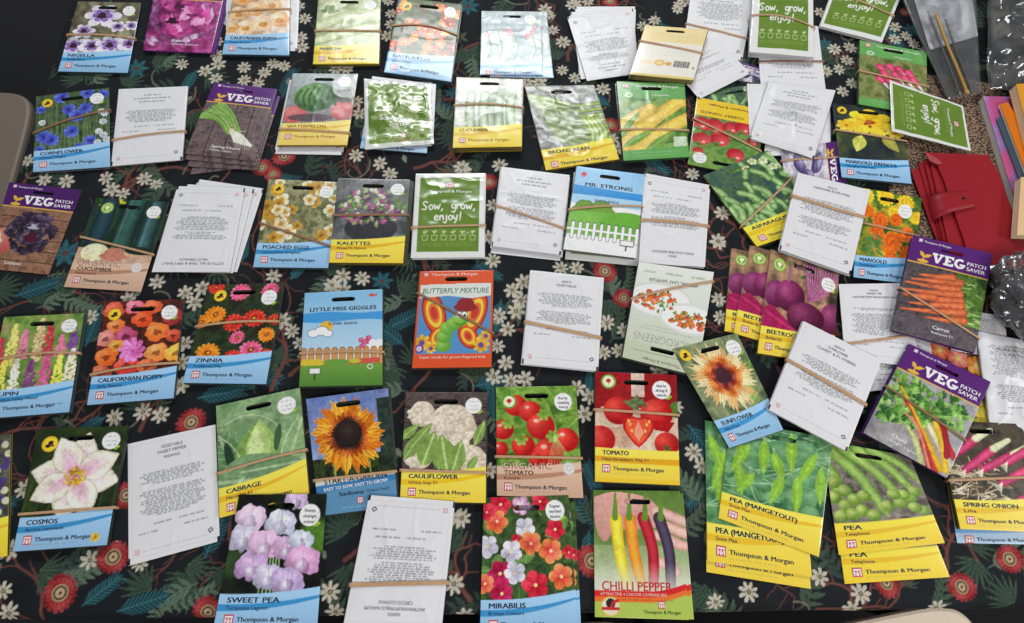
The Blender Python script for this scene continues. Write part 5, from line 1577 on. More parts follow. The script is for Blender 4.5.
# beetroots and the heap on the right
Pk('beetroot packet on the right of the three fanned ones', a_beet, [(771, 249), (839, 272), (833, 365), (757.5, 353)], 2, base=4 * MM, edge=YE, blab='under the right beetroot packet', seed=60, crump=.0006)
Pk('middle one of the three fanned beetroot packets', a_beet, [(750.3, 245), None, None, (733.5, 333)], 1, base=2 * MM, edge=YE, blab='under the middle beetroot packet', seed=61, crump=.0006)
Pk('leftmost of the three fanned beetroot packets', a_beet, [(731.5, 248), None, None, (724.6, 331)], 1, base=.1 * MM, edge=YE, blab='under the left beetroot packet', seed=62)
V('carrot packet with a purple heading beside the red wallet', a_carrot, [(913.8, 234.6), (992.8, 253.8), (975, 352.5), (890.7, 329.8)], 1, base=13 * MM, slope=(5 * MM, 10 * MM, 1 * MM, 0), edge=(70, 56, 80), bands=[(.58, .86, 0)], blab='under the carrot packet', seed=63)
S('white sachet left of the carrot packet', sachet(('SEEDS', 'SWEET ME', 'NASTURTIUM MAHOGANY MIX'), ((44, 48), (54, 90))), [(838.8, 284), (906, 283), (920, 368), (845, 358)], 1, base=4 * MM, edge=WE, seed=64, crump=.0008, blab='under the white sachet left of the carrots', bands=[(.82, .62, 0)])
S('white sachet covered in small print below the carrot packet', sachet(None, ((24, 100),)), [(850, 310), (926, 312), (937, 386), (860, 392)], 0, base=1.8 * MM, seed=65)
Pk('packet with orange and pink poppies showing between carrot and chard packets', a_poppy, [(930, 334), (984, 352), (992, 426), (916, 420)], 0, base=.1 * MM, edge=YE, seed=66)
V('rainbow chard packet with a purple heading', a_chard, [(909.6, 343.6), (991, 381.8), (947, 478), (863.4, 432.6)], 3, base=5.5 * MM, edge=(60, 50, 66), bands=[(.50, .62, 0)], blab='under the chard packet', seed=67, bcol=1)
S('crinkled white sachet at the right edge below the plastic bag', sachet(None, ((16, 60), (70, 90))), [(976, 331), (1050, 345), (1060, 437), (991, 435)], 1, base=4.5 * MM, edge=WE, seed=68, crump=.0035, cs=26, pillow=.002, blab='under the crinkled white sachet at the right edge')
S('grey-white sachet corner between the carrot packet and the plastic bag', sachet(None, ((20, 90),)), [(952, 308), (1004, 316), (1010, 360), (950, 350)], 0, base=2.5 * MM, seed=69)
Pk('spring onion packet with pink bulbs at the right edge', a_springonion, [(937, 420), (1022, 424), (1053, 533), (960.5, 529)], 3, edge=YE, base=2.2 * MM, bands=[(.57, .50, 0)], blab='under the pink spring onion packet', seed=70)
Pk('blue packet lying under the pink spring onion packet', a_paleblue, [(940, 440), (1020, 440), (1052, 545), (957.5, 543)], 0, edge=(96, 130, 160), seed=71)
Pk('sunflower packet with one pale orange bloom, turned slantwise', a_sunpale, [(672, 349), (737, 333), (783.4, 429.8), (729.5, 448)], 1, base=8 * MM, edge=BE, blab='under the pale sunflower packet', seed=72)
S('big white sachet lying slantwise on the pea packets', sachet(('SEEDS', 'SUNFLOWER', 'CLARET & F1 HYBRID'), ((42, 56), (60, 78))), [(803.6, 321), (881.7, 360), (846.9, 451.5), (767.6, 409)], 1, base=11 * MM, edge=WE, bands=[(.46, .50, 0, dict(wd=4.2))], blab='slantwise white sachet on the peas', seed=73, crump=.0008)
Pk('mangetout pea packet on top of its fanned pile', a_mange, [(731, 421), (833, 438), (819, 557), (718.5, 518)], 0, base=5.5 * MM, edge=YE, seed=74, crump=.0006, pillow=.001)
Pk('second mangetout pea packet, its name showing below the first', a_mange, [(705, 420), (800, 440), (812, 577), (707.5, 561)], 0, base=3 * MM, edge=YE, seed=75, pillow=.0008)
Pk('lowest mangetout pea packet with only its yellow foot showing', a_mange, [(706, 430), (800, 450), (811, 589), (706.5, 572)], 0, base=.1 * MM, edge=YE, seed=76, pillow=.0006)
Pk('upper one of the two pea packets with shelled peas', a_pea, [(822, 440), (909.7, 456), (945, 543), (839, 555)], 0, base=3 * MM, edge=YE, seed=77, pillow=.001)
Pk('lower one of the two shelled pea packets', a_pea, [(826, 455), (912, 480), (950, 577), (845, 584)], 0, base=.1 * MM, edge=YE, seed=78, pillow=.001)

# lower left and centre
Pk('lupin seed packet with coloured flower spikes at the left edge', a_lupin, [(4, 317), (84, 313), (69, 412), (-18, 419)], 2, edge=BE, fan=(1.2, 0), bands=[(.44, .42, -.03)], blab='under the lupin packet', seed=79)
Pk('Californian poppy packet with mixed red, pink and orange blooms', a_calpop, [(104, 301.8), (183.7, 299), (173.4, 398), (86.8, 405)], 3, edge=BE, bands=[(.72, .58+.08, -.02)], blab='under the mixed poppy packet', seed=80)
Pk('zinnia seed packet with pink and orange blooms', a_zinnia, [(208, 285), (284, 282.6), (266, 384), (182.4, 382.8)], 3, edge=BE, bands=[(.44, .40, -.02)], blab='under the zinnia packet', seed=81)
Pk('sky blue packet with a cartoon picket fence and green lawn', a_giggles, [(304.8, 293), (382.4, 289), (382.4, 385), (299, 386.6)], 4, edge=(60, 84, 60), bands=[(.66, .67, -.01)], blab='under the picket fence packet', seed=82)
Pk('orange butterfly flower mixture packet with a green caterpillar', a_butterfly, [(420, 271.3), (493.4, 270), (491.4, 367), (412, 368)], 3, edge=(150, 70, 46), bands=[(.24, .66, 0)], blab='under the orange butterfly packet', seed=83, bcol=1)
S('white sachet right of the orange butterfly packet', sachet(('SEEDS', 'VEGETABLES'), ((32, 50), (58, 74)), ), [(530.4, 270), (604, 277.7), (598, 371), (522, 364)], 2, edge=WE, bands=[(.57, .66, 0, dict(wd=4.2))], blab='white sachet right of the butterfly packet', seed=84, crump=.0008)
Pk('cosmos seed packet with one large pink and cream flower', a_cosmos, [(38, 429), (127.2, 425.7), (106.6, 545), (12.8, 551.6)], 4, edge=(54, 62, 72), bands=[(.71, .70, 0)], blab='under the cosmos packet', seed=85)
Pk('sliver of a yellow-footed viola packet at the left edge', a_edge, [(-82, 444), (10.5, 434), (7, 556), (-100, 572)], 1, edge=YE, blab='under the viola packet at the left edge', seed=86)
S('white sweet pepper sachet right of the cosmos packet', sachet(('VEGETABLE', 'SWEET PEPPER', 'REDKING'), ((40, 54), (60, 88))), [(127.7, 444), (215.3, 424.4), (219.7, 541), (128.5, 566)], 0, seed=87)
Pk('cabbage seed packet with pale green leaves', a_cabbage, [(216, 405.7), (299.7, 387.7), (309, 494), (219.3, 518)], 2, edge=YE, bands=[(.62, .60, -.01)], blab='under the cabbage packet', seed=88)
Pk('golden sunflower packet with a dark centre, top of its pile', a_stripe, [(305.9, 399), (388, 388), (397.8, 506), (319, 516)], 2, edge=(90, 116, 140), fan=(1.3, -.6), bands=[(.71, .72, 0)], blab='under the golden sunflower packet', seed=89)
Pk('cauliflower seed packet with cream heads', a_cauli, [(405.5, 392), (486.8, 392.3), (485.7, 503), (400, 500.8)], 3, edge=YE, bands=[(.73, .74, 0)], blab='under the cauliflower packet', seed=90)
Pk('sweet pea packet with lilac flowers on black', a_sweetpea, [(239, 494.6), (326.7, 493.8), (317, 629), (213, 629)], 0, base=7.6 * MM, edge=BE, seed=91)
S('upside-down white snapdragon sachet right of the sweet pea packet', sachet(('SEEDS', 'ANTIRRHINUM MAJUS NANUM', 'CIRCUS CLOWNS'), ((44, 64), (68, 82))), [(369, 495), (455, 501.5), (441, 629), (343, 626)], 2, base=3.8 * MM, rot=180, edge=WE, bands=[(.70, .65, 0, dict(wd=4.2))], blab='upside-down snapdragon sachet', seed=92, crump=.001)
Pk('organic tomato packet with a truss of round red fruit', a_orgtom, [(496, 387), (575.7, 385.7), (583.4, 498), (497, 495.6)], 2, edge=TE, bands=[(.655, .66, 0)], blab='under the organic tomato packet', seed=93)
Pk('tomato packet with halved heart-shaped fruit', a_tomato, [(595.4, 371.5), (676.4, 374.8), (680, 485.3), (595, 481.5)], 3, edge=YE, bands=[(.36, .38, 0)], blab='under the heart-shaped tomato packet', seed=94)
Pk('mirabilis packet with mixed red, pink and white trumpets', a_mirabilis, [(483.7, 497.7), (568.5, 495), (578, 627), (480, 628)], 0, base=5.6 * MM, edge=BE, seed=95, crump=.0006)
Pk('second mirabilis packet showing right of the first', a_mirabilis, [(490, 503), (575, 501), (581, 625), (486, 629)], 0, base=.1 * MM, edge=BE, seed=96)
Pk('chilli pepper packet with yellow, orange, red and purple fruit', a_chilli, [(593.4, 490), (680, 491), (688.7, 620), (595, 617)], 0, base=2.2 * MM, edge=(170, 190, 90), seed=97)
Pk('second chilli pepper packet showing along the right of the first', a_chilli, [(600, 490), (683, 493), (694, 619.5), (600, 617)], 0, edge=(170, 190, 90), seed=98)
# ------------------------------------------------------------------ the table and its printed cloth
TA = math.atan(0.0746)
EX = np.array([math.cos(TA), math.sin(TA)]); EY = np.array([-math.sin(TA), math.cos(TA)])
TO = EX * -0.6431 + EY * -0.056
TWID, TDEP = 1.83, 1.05


def tloc(u, v):
    p = ground(u, v) - TO
    return p @ EX * 1000, p @ EY * 1000     # millimetres from the table's front left corner


def cloth_art():  # the print
    xs = np.concatenate([np.linspace(-230, -40, 20), np.linspace(-38, 1500, 1270), np.linspace(1503, 1830 + 230, 180)])
    ys = np.concatenate([np.linspace(-230, -40, 20), np.linspace(-38, 930, 800), np.linspace(945, 1050 + 230, 26)])
    c = Art(xs, ys, (34, 38, 42))
    c.noise([(20, 23, 27), (29, 34, 38), (24, 27, 32)], 60, 3, a=1)
    r = np.random.default_rng(42)
    CR, TL_, SG, RD, DZ = (104, 58, 52), (38, 86, 96), (86, 104, 88), (140, 44, 50), (202, 196, 180)

    def branch(x, y, a, L, w, n=3):
        P = [(x, y)]; aa = a
        for k in range(5):
            aa += r.uniform(-.45, .45); x += math.cos(aa) * L / 5; y += math.sin(aa) * L / 5; P.append((x, y))
            if n and k in (1, 2, 4): branch(x, y, aa + r.choice([-.9, .8, .6]), L * .55, w * .6, n - 1)
        c.tube(P, w, CR, w1=w * .5, col2=(124, 74, 66), a=.85)

    def spray(x, y, a, L, col=SG):
        P = [(x, y)]; aa = a
        for k in range(7):
            aa += .12; x += math.cos(aa) * L / 7; y += math.sin(aa) * L / 7; P.append((x, y))
            for s_ in (-1, 1): c.leaf(x, y, L * .3 * (1 - k * .06), L * .09, aa + s_ * .75, col, tuple(int(v * 1.35) for v in col), vein=True)
        c.tube(P, 1.8, tuple(int(v * 1.1) for v in col), a=.8)

    def fern(x, y, a, L):
        for k in range(9):
            b = a + (k - 4) * .28; l = L * (1 - abs(k - 4) * .08)
            c.leaf(x, y, l, l * .15, b, (46, 66, 56), (100, 114, 88))

    def teal(x, y, R):
        for k in range(7):
            a = k * .9 + x; c.leaf(x, y, R * 1.25, R * .55, a, TL_, (84, 142, 150))
        c.ell(x, y, R * .25, R * .25, (96, 60, 56))

    def feather(x, y, a, L):
        c.leaf(x, y, L, L * .36, a, (24, 56, 64), (60, 112, 122))
        for k in range(10):
            t = .1 + k * .08
            for s_ in (-1, 1): c.tube([(x + math.cos(a) * L * t, y + math.sin(a) * L * t), (x + math.cos(a + s_ * .0) * L * (t + .14) - s_ * math.sin(a) * L * .15, y + math.sin(a) * L * (t + .14) + s_ * math.cos(a) * L * .15)], 1.3, (62, 118, 126), a=.75)

    def curl(x, y, a, L):
        P = []
        for k in range(12):
            t = k / 11; P.append((x + math.cos(a + t * 3) * L * t, y + math.sin(a + t * 3) * L * t))
        c.tube(P, 2.2, (132, 126, 102), a=.8)

    def daisy(x, y, R=15):
        c.flower(x, y, R, int(r.integers(7, 9)), DZ, (186, 178, 160), (52, 58, 52), .2, rot=r.uniform(0, 1), deep=.8, p=.75, asp=r.uniform(.86, 1), tilt=r.uniform(0, 3), streak=4)
        c.ell(x, y, R * .1, R * .1, (190, 170, 110))

    def red(x, y, R=22):
        c.flower(x, y, R, 17, RD, (120, 36, 42), None, deep=.2, p=.6, streak=16, rot=x)
        c.flower(x, y, R * .78, 17, (170, 62, 62), (130, 40, 44), None, deep=.2, p=.6, streak=12, rot=x + .2)
        c.ell(x, y, R * .42, R * .42, (176, 156, 120)); c.ell(x, y, R * .34, R * .34, (84, 64, 54)); c.ell(x, y, R * .24, R * .24, (190, 168, 130)); c.ell(x, y, R * .08, R * .08, (90, 26, 30))
    # undergrowth over the whole cloth
    for i in range(110): branch(r.uniform(0, 1800), r.uniform(-100, 1000), r.uniform(0, 6.28), r.uniform(60, 120), r.uniform(3, 5.5), 2)
    for i in range(260): spray(r.uniform(-100, 1800), r.uniform(-100, 1000), r.uniform(0, 6.28), r.uniform(40, 75), [(62, 80, 66), (50, 66, 58), (70, 84, 70)][i % 3])
    for i in range(170): fern(r.uniform(-100, 1800), r.uniform(-100, 1000), r.uniform(0, 6.28), r.uniform(28, 44))
    for i in range(130): curl(r.uniform(0, 1800), r.uniform(-60, 1000), r.uniform(0, 6.28), r.uniform(20, 40))
    for i in range(56): feather(r.uniform(0, 1800), r.uniform(-60, 1000), r.uniform(0, 6.28), r.uniform(40, 64))
    for i in range(120):
        x, y = r.uniform(0, 1800), r.uniform(-100, 1000); c.leaf(x, y, 14, 7, r.uniform(0, 6.28), (120, 132, 116), (160, 168, 150))

    def at(u, v): return tloc(u, v)
    for u, v, a, L in ((271, 390, 1.7, 90), (290, 375, 1.2, 70), (568, 60, 1.4, 60), (126, 190, 1.6, 60), (415, 168, 0, 60), (722, 250, 1.6, 90), (820, 612, .4, 80), (850, 615, 1.2, 60), (735, 225, 2.4, 60), (345, 560, .5, 60), (200, 52, 1, 40), (860, 75, 2, 50), (30, 345, 1, 50), (470, 600, 2.6, 50), (140, 430, 1.5, 40)):
        x, y = at(u, v); branch(x, y, a, L, 6, 2)
    for u, v in ((82, 80), (122, 84), (152, 62), (467, 50), (446, 118), (388, 365), (400, 385), (480, 385), (400, 294), (30, 302), (56, 290), (692, 500), (590, 520), (150, 590), (190, 575), (978, 560), (40, 570), (226, 120), (330, 275), (452, 120), (360, 15), (610, 300), (710, 590)):
        x, y = at(u, v); fern(x, y, r.uniform(0, 6.28), 40); spray(x + 10, y - 8, r.uniform(0, 6.28), 56)
    for u, v, R in ((136, 68, 15), (468, 6, 15), (65, 253, 17), (452, 92, 10), (382, 281, 12), (911, 30, 12), (825, 44, 11)):
        x, y = at(u, v); teal(x, y, R)
    for u, v, a, L in ((196, 70, -1.9, 50), (15, 296, .4, 60), (242, 262, 1.6, 40), (320, 284, 0, 40), (503, 280, 2.6, 46), (610, 106, 2.5, 50), (384, 330, .5, 60), (404, 345, 2.5, 56), (474, 386, .2, 50), (198, 398, .2, 60), (85, 346, 1.4, 50), (589, 530, -1.6, 50), (494, 420, 1.6, 46), (689, 425, -1, 60), (82, 606, .7, 50), (116, 612, .3, 60), (290, 280, 1, 40), (640, 290, 1, 40), (589, 395, 1.4, 40)):
        x, y = at(u, v); feather(x, y, a, L)
    D = '''205,71 217,55 218,64 216,78 244,67 244,80 258,83 217,42 223,20 182,64 305,18 273,63 284,66 264,72 298,6 300,37 302,47 391,13 388,1 391,24 387,36 336,69 347,69 359,113 356,101 356,155 563,42 562,70 553,30 545,9 575,3 588,1 655,20 643,26 603,89 539,82 527,82 575,78 679,5 677,9 685,1 850,47 847,60 839,69 835,49 852,83 843,91 826,71 820,12 895,27 895,39 906,36 914,44
    106,178 111,189 144,179 44,180 66,181 27,160 157,282 185,293 202,288 194,302 128,299 380,163 390,174 464,171 273,276 343,276 362,278 333,286 343,290 500,165 462,167 493,205 489,237 493,260 561,268 577,268 523,282 512,290 521,300 693,174 516,311 499,316 508,329 497,346 506,363 494,377 511,381 525,379 607,323 624,330 604,352 619,351 590,397 584,414 577,388 719,243 719,299 720,317 723,213 718,241
    114,417 143,412 161,415 24,489 3,591 7,614 10,550 90,317 182,362 184,343 180,385 330,592 335,613 454,584 457,518 462,518 464,619 490,470 694,452 702,466 749,592 716,602 861,594 820,577 855,611 292,331 282,320 300,343 332,285 940,610 20,388'''
    for t in D.split():
        u, v = map(float, t.split(',')); x, y = at(u, v); daisy(x, y, r.uniform(11, 13.5))
    for i in range(26):
        x, y = r.uniform(40, 1800), r.uniform(0, 1000)
        for k in range(3): daisy(x + r.uniform(-34, 34), y + r.uniform(-30, 30), r.uniform(10, 12.5))
    for i in range(46):
        x, y = r.uniform(1250, 1820), r.uniform(-60, 1040); daisy(x, y, 12.5)
        if i % 4 == 0: red(x + 50, y + 30, 19)
    for u, v, R in ((60, 593, 21), (113, 557, 20), (207, 613, 19), (191, 422, 19), (126, 495, 18), (284, 156, 18), (262, 167, 16), (273, 174, 14), (610, 1, 15), (611, 125, 15), (605, 271, 18), (489, 182, 14), (592, 561, 20), (624, 298, 16), (962, 587, 18), (1010, 559, 18), (887, 583, 17), (906, 12, 11)):
        x, y = at(u, v); red(x, y, R)
    return c


def make_cloth():
    c = cloth_art()
    Xg, Yg = np.meshgrid(c.xs * .001, c.ys * .001)
    R = 0.012

    def bend(t):
        """position along the top and drop for a sheet that rolls over an edge at t = 0"""
        t = np.asarray(t)
        q = np.clip(-t, 0, None); L = R * math.pi / 2
        a = np.clip(q / R, 0, math.pi / 2)
        pos = np.where(q > 0, -R * np.sin(a), t); drop = np.where(q > 0, R * (1 - np.cos(a)) + np.clip(q - L, 0, None), 0)
        return pos, drop
    X1, d1 = bend(Xg); X2, d2 = bend(TWID - Xg)
    Xn = np.where(Xg > TWID / 2, TWID - X2, X1)
    Y1, d3 = bend(Yg); Y2, d4 = bend(TDEP - Yg)
    Yn = np.where(Yg > TDEP / 2, TDEP - Y2, Y1)
    dr = d1 + d2 + d3 + d4
    f = np.clip(dr / .2, 0, 1)
    Yn = Yn + np.where(d3 > 0, -1, np.where(d4 > 0, 1, 0)) * f * (.004 + .007 * np.sin(Xg * 38 + np.sin(Xg * 11)))
    Xn = Xn + np.where(d1 > 0, -1, np.where(d2 > 0, 1, 0)) * f * (.004 + .007 * np.sin(Yg * 41 + np.sin(Yg * 13)))
    Z = -dr - 0.0008 * vnoise(c.xs, c.ys, 60, 5) ** 2 - .0004 * vnoise(c.xs, c.ys, 22, 6)
    ny, nx = Xg.shape
    V = np.dstack([Xn, Yn, Z]).reshape(-1, 3)
    idx = np.arange(nx * ny).reshape(ny, nx)
    q = np.stack([idx[:-1, :-1], idx[:-1, 1:], idx[1:, 1:], idx[1:, :-1]], -1).reshape(-1, 4)
    me = mesh_from('tablecloth', V, q, [], c.c.reshape(-1, 3), M_CLOTH)
    o = bpy.data.objects.new('tablecloth', me); COL.objects.link(o)
    o.location = (TO[0], TO[1], TZ); o.rotation_euler = (0, 0, TA)
    tag(o, 'dark floral tablecloth with white daisies, red blooms and teal leaves under the seed packets', 'tablecloth')
    return o


make_cloth()


def lathe_mesh(name, prof, n, mat, loc=(0, 0, 0), parent=None):
    V = []
    for r_, z in prof:
        for i in range(n): V.append((r_ * math.cos(2 * math.pi * i / n), r_ * math.sin(2 * math.pi * i / n), z))
    Q = [(j * n + i, j * n + (i + 1) % n, (j + 1) * n + (i + 1) % n, (j + 1) * n + i) for j in range(len(prof) - 1) for i in range(n)]
    o = bpy.data.objects.new(name, mesh_from(name, np.array(V), np.array(Q), [], None, mat)); COL.objects.link(o)
    o.location = loc; o.parent = parent
    return o


def box(name, x0, y0, z0, x1, y1, z1, mat, parent=None, bev=0.002, seg=2):
    V = np.array([(x, y, z) for z in (z0, z1) for y in (y0, y1) for x in (x0, x1)], float)
    c = V.mean(0)
    Q = np.array([(0, 2, 3, 1), (4, 5, 7, 6), (0, 1, 5, 4), (2, 6, 7, 3), (0, 4, 6, 2), (1, 3, 7, 5)])
    o = bpy.data.objects.new(name, mesh_from(name, V - c, Q, [], None, mat, smooth=False)); COL.objects.link(o)
    o.location = c; o.parent = parent
    if bev:
        m = o.modifiers.new('edges', 'BEVEL'); m.width = bev; m.segments = seg
    return o


def tube3(name, P, r, mat, parent=None, n=10, k=6, smooth=True, closed=False):
    P = curve(P, k) if smooth else np.asarray(P, float)
    m = len(P)
    T = np.gradient(P, axis=0); T /= np.linalg.norm(T, axis=1)[:, None]
    up = np.array([0, 0, 1.0]) if abs(T[0][2]) < .9 else np.array([1.0, 0, 0])
    V = []
    u = np.cross(up, T[0]); u /= np.linalg.norm(u)
    for i in range(m):
        u = u - (u @ T[i]) * T[i]; u /= np.linalg.norm(u); w = np.cross(T[i], u)
        rr = r if np.isscalar(r) else np.interp(i / (m - 1), np.linspace(0, 1, len(r)), r)
        for j in range(n):
            a = 2 * math.pi * j / n; V.append(P[i] + rr * (u * math.cos(a) + w * math.sin(a)))
    Q = [(i * n + j, i * n + (j + 1) % n, (i + 1) * n + (j + 1) % n, (i + 1) * n + j) for i in range(m - 1) for j in range(n)]
    ex = [tuple(range(n))[::-1], tuple((m - 1) * n + j for j in range(n))]
    o = bpy.data.objects.new(name, mesh_from(name, np.array(V), np.array(Q), ex, None, mat)); COL.objects.link(o); o.parent = parent
    return o


def slab_poly(name, pts, z0, z1, mat, parent=None, bev=0.0015, loc=None, smooth=False):
    """prism of an outline; z0, z1 may be lists per point"""
    n = len(pts)
    z0 = [z0] * n if np.isscalar(z0) else z0; z1 = [z1] * n if np.isscalar(z1) else z1
    V = np.array([(p[0], p[1], a) for p, a in zip(pts, z0)] + [(p[0], p[1], a) for p, a in zip(pts, z1)], float)
    ar = sum(pts[i][0] * pts[(i + 1) % n][1] - pts[(i + 1) % n][0] * pts[i][1] for i in range(n))
    Q = [(i, (i + 1) % n, n + (i + 1) % n, n + i) for i in range(n)]
    bot, top = tuple(range(n))[::-1], tuple(range(n, 2 * n))
    if ar < 0: Q = [q[::-1] for q in Q]; bot, top = bot[::-1], top[::-1]
    o = bpy.data.objects.new(name, mesh_from(name, V, np.array(Q), [bot, top], None, mat, smooth=smooth)); COL.objects.link(o); o.parent = parent
    if bev:
        m = o.modifiers.new('edges', 'BEVEL'); m.width = bev; m.segments = 2; m.limit_method = 'ANGLE'
    return o


M_WOODT = plain('beech laminate', (176, 150, 118), .5, .15, 20)
M_STEEL = plain('grey painted steel', (90, 92, 96), .4, .05, 40, Metallic=.6)
tb = empty('trestle_table', (TO[0], TO[1], 0), TA)
tag(tb, 'long folding table standing under the dark floral tablecloth', 'table')
tt_ = box('tabletop', .004, .004, TZ - .034, TWID - .004, TDEP - .004, TZ - .003, M_WOODT, tb)
for x in (.16, TWID - .16):
    for y in (.12, TDEP - .12): box('leg', x - .016, y - .016, 0, x + .016, y + .016, TZ - .034, M_STEEL, tb)

# floor of the hall
m_floor = plain('dark grey carpet', (24, 24, 28), .95, .35, 220)
fl = box('floor', -3.2, -2.4, -.05, 3.2, 3.6, 0, m_floor, None, bev=0)
fl['kind'] = 'structure'
wb = box('wall_back', -3.2, 3.5, 0, 3.2, 3.6, 3.2, plain('cream wall paint', (206, 200, 188), .8, .04, 6), None, bev=0)
wb['kind'] = 'structure'

# ------------------------------------------------------------------ moulded chairs
M_CREAM = plain('cream moulded plastic', (246, 228, 206), .45, .05, 30)
M_TAUPE = plain('taupe moulded plastic', (126, 115, 103), .5, .05, 30)
M_DLEG = plain('black powder coated steel', (28, 28, 30), .45, .05, 30, Metallic=.5)


def chair(loc, rz, mat, label, w=.40, top=.83, bow=.055):
    """moulded chair: its sitter faces +y; origin on the floor below the middle of the seat"""
    t = empty('chair', loc, rz)
    tag(t, label, 'chair')
    # backrest: curved shell with rounded corners, leaning back
    nu, nv = 25, 15
    th = .018
    z0 = .52
    V = []
    for side in (0, 1):
        for j in range(nv):
            v = j / (nv - 1)
            for i in range(nu):
                u = 2 * i / (nu - 1) - 1
                hw = w / 2
                rc = .07
                z = z0 + (top - z0) * v
                # rounded upper corners
                dz = max(0, z - (top - rc)); lim = hw - (rc - math.sqrt(max(0, rc * rc - dz * dz)))
                x = u * lim
                y = -.19 - .05 * v + bow * (abs(u) ** 2) * (.6 + .4 * v) - (bow * .4)
                V.append((x, y + (th if side else 0), z))
    V = np.array(V); N = nu * nv
    Q = []
    for j in range(nv - 1):
        for i in range(nu - 1):
            a = j * nu + i; Q.append((a, a + 1, a + nu + 1, a + nu)); Q.append((N + a, N + a + nu, N + a + nu + 1, N + a + 1))
    ring = [i for i in range(nu)] + [j * nu + nu - 1 for j in range(1, nv)] + [(nv - 1) * nu + i for i in range(nu - 2, -1, -1)] + [j * nu for j in range(nv - 2, 0, -1)]
    for k in range(len(ring)):
        a, b = ring[k], ring[(k + 1) % len(ring)]; Q.append((b, a, N + a, N + b))
    o = bpy.data.objects.new('backrest', mesh_from('backrest', V, np.array(Q), [], None, mat)); COL.objects.link(o); o.parent = t
    mm = o.modifiers.new('edges', 'BEVEL'); mm.width = .005; mm.segments = 3; mm.limit_method = 'ANGLE'; mm.angle_limit = 1.0
    P = []
    for a in range(64):
        q = 2 * math.pi * (a + .5) / 64; cx = math.copysign(abs(math.cos(q)) ** .25, math.cos(q)) * w / 2; cy = math.copysign(abs(math.sin(q)) ** .25, math.sin(q)) * .20
        P.append((cx, cy))
    slab_poly('seat', P, .435, .455, mat, t, bev=.006, smooth=False)
    for s in (-1, 1):
        tube3('upright', [(s * w * .36, -.19, .44), (s * w * .38, -.205, .56), (s * w * .38, -.222, .66)], .010, M_DLEG, t)
        tube3('leg', [(s * w * .40, .16, .435), (s * w * .46, .19, 0.0)], .011, M_DLEG, t, smooth=False)
        tube3('leg', [(s * w * .40, -.16, .435), (s * w * .46, -.22, 0.0)], .011, M_DLEG, t, smooth=False)
    return t


HS = -.285


def put_chair(corner, at_, rz, mat, label, w):
    c, n = math.cos(rz), math.sin(rz)
    x, y = corner[0] * w / 2 * .965, corner[1] * .20 * .965
    chair((at_[0] - (x * c - y * n), at_[1] - (x * n + y * c), 0), rz, mat, label, w=w)


d = ground(950, 605, HS) - ground(868, 622, HS)
put_chair((1, 1), ground(966, 604, HS), math.atan2(d[1], d[0]), M_CREAM, 'cream chair whose rounded seat corner shows below the pea packets', .44)
put_chair((1, 1), ground(632, 621, HS), .2, M_CREAM, 'cream chair of which only a tip shows below the chilli pepper packet', .42)
put_chair((-1, 1), ground(33, 94, HS), TA - math.pi / 2 + .03, M_TAUPE, 'taupe chair with a rounded seat at the left end of the table', .48)

# ------------------------------------------------------------------ red wallet
M_RED = plain('red leather', (154, 27, 38), .5, .10, 500, Specular_IOR_Level=.3)
M_RED2 = plain('dark red leather edge', (176, 72, 76), .5, .1, 400)
M_STUD = plain('dark metal', (60, 50, 50), .3, .05, 50, Metallic=.9)
wl = empty('wallet', (*ground(975, 210), TZ + .0065))
tag(wl, 'red leather wallet closed with a strap, lying on speckled fabric', 'wallet')
wl.scale = (1, 1, .72)
wo = np.array([wl.location.x, wl.location.y])


def wq(pts, h): return [tuple(ground(u, v, h) - wo) for u, v in pts]


WZ = .0065
slab_poly('back_cover', wq([(912, 168), (985, 160), (1034, 272), (952, 276)], .012), 0, .0035, M_RED, wl)
for k, (q, z) in enumerate((([(918, 163), (985, 158), (1033, 270), (950, 272)], .0035), ([(924, 159), (987, 157), (1033, 269), (951, 271)], .0070), ([(930, 158), (988, 156), (1033, 268), (955, 271)], .0105))):
    pl = slab_poly('card_leaf', wq(q, z + WZ), z, z + .0026, M_RED, wl, bev=.0006)
fc = [(925.5, 151.5), (936, 158), (946, 180), (952, 200), (966, 240), (974, 270), (1034, 266), (1017, 216), (1000, 170), (989.5, 153.5)]
fz = [.0200, .0180, .0175, .0175, .0175, .0160, .0160, .0175, .0175, .0175]
slab_poly('front_cover', wq(fc, .022), [z - .0030 for z in fz], fz, M_RED, wl, bev=.001)
slab_poly('folded_corner', wq([(925.5, 151.5), (936, 157), (943, 163), (938, 164), (930, 160)], .022), .0182, .0205, M_RED2, wl, bev=.0004)
# strap: from under the left edge, over the top, with a rounded end
sa, sb = [(929, 224), (923.7, 201)], [(977.7, 205), (971.5, 190)]
L0 = np.array(ground(*sa[0], .004)) - wo; L1 = np.array(ground(*sa[1], .004)) - wo
R0 = np.array(ground(978, 205.5, .024)) - wo; R1 = np.array(ground(971.5, 190, .024)) - wo
M0 = np.array(ground(946, 211, .026)) - wo; M1 = np.array(ground(937, 192.5, .026)) - wo
rows = []
for t in np.linspace(0, 1, 22):
    a = (1 - t) ** 2 * L0 + 2 * t * (1 - t) * M0 + t * t * R0; b = (1 - t) ** 2 * L1 + 2 * t * (1 - t) * M1 + t * t * R1
    z = .0225 * math.sin(min(1, t * 1.9) * math.pi / 2) ** .7 - max(0, t - .6) * .006
    rows.append((a, b, z))
V = []
for a, b, z in rows:
    for s_ in np.linspace(0, 1, 5):
        p = a * (1 - s_) + b * s_; V.append((p[0], p[1], z + .0012))
for a, b, z in rows:
    for s_ in np.linspace(0, 1, 5):
        p = a * (1 - s_) + b * s_; V.append((p[0], p[1], z - .0006))
N = 22 * 5; Q = []
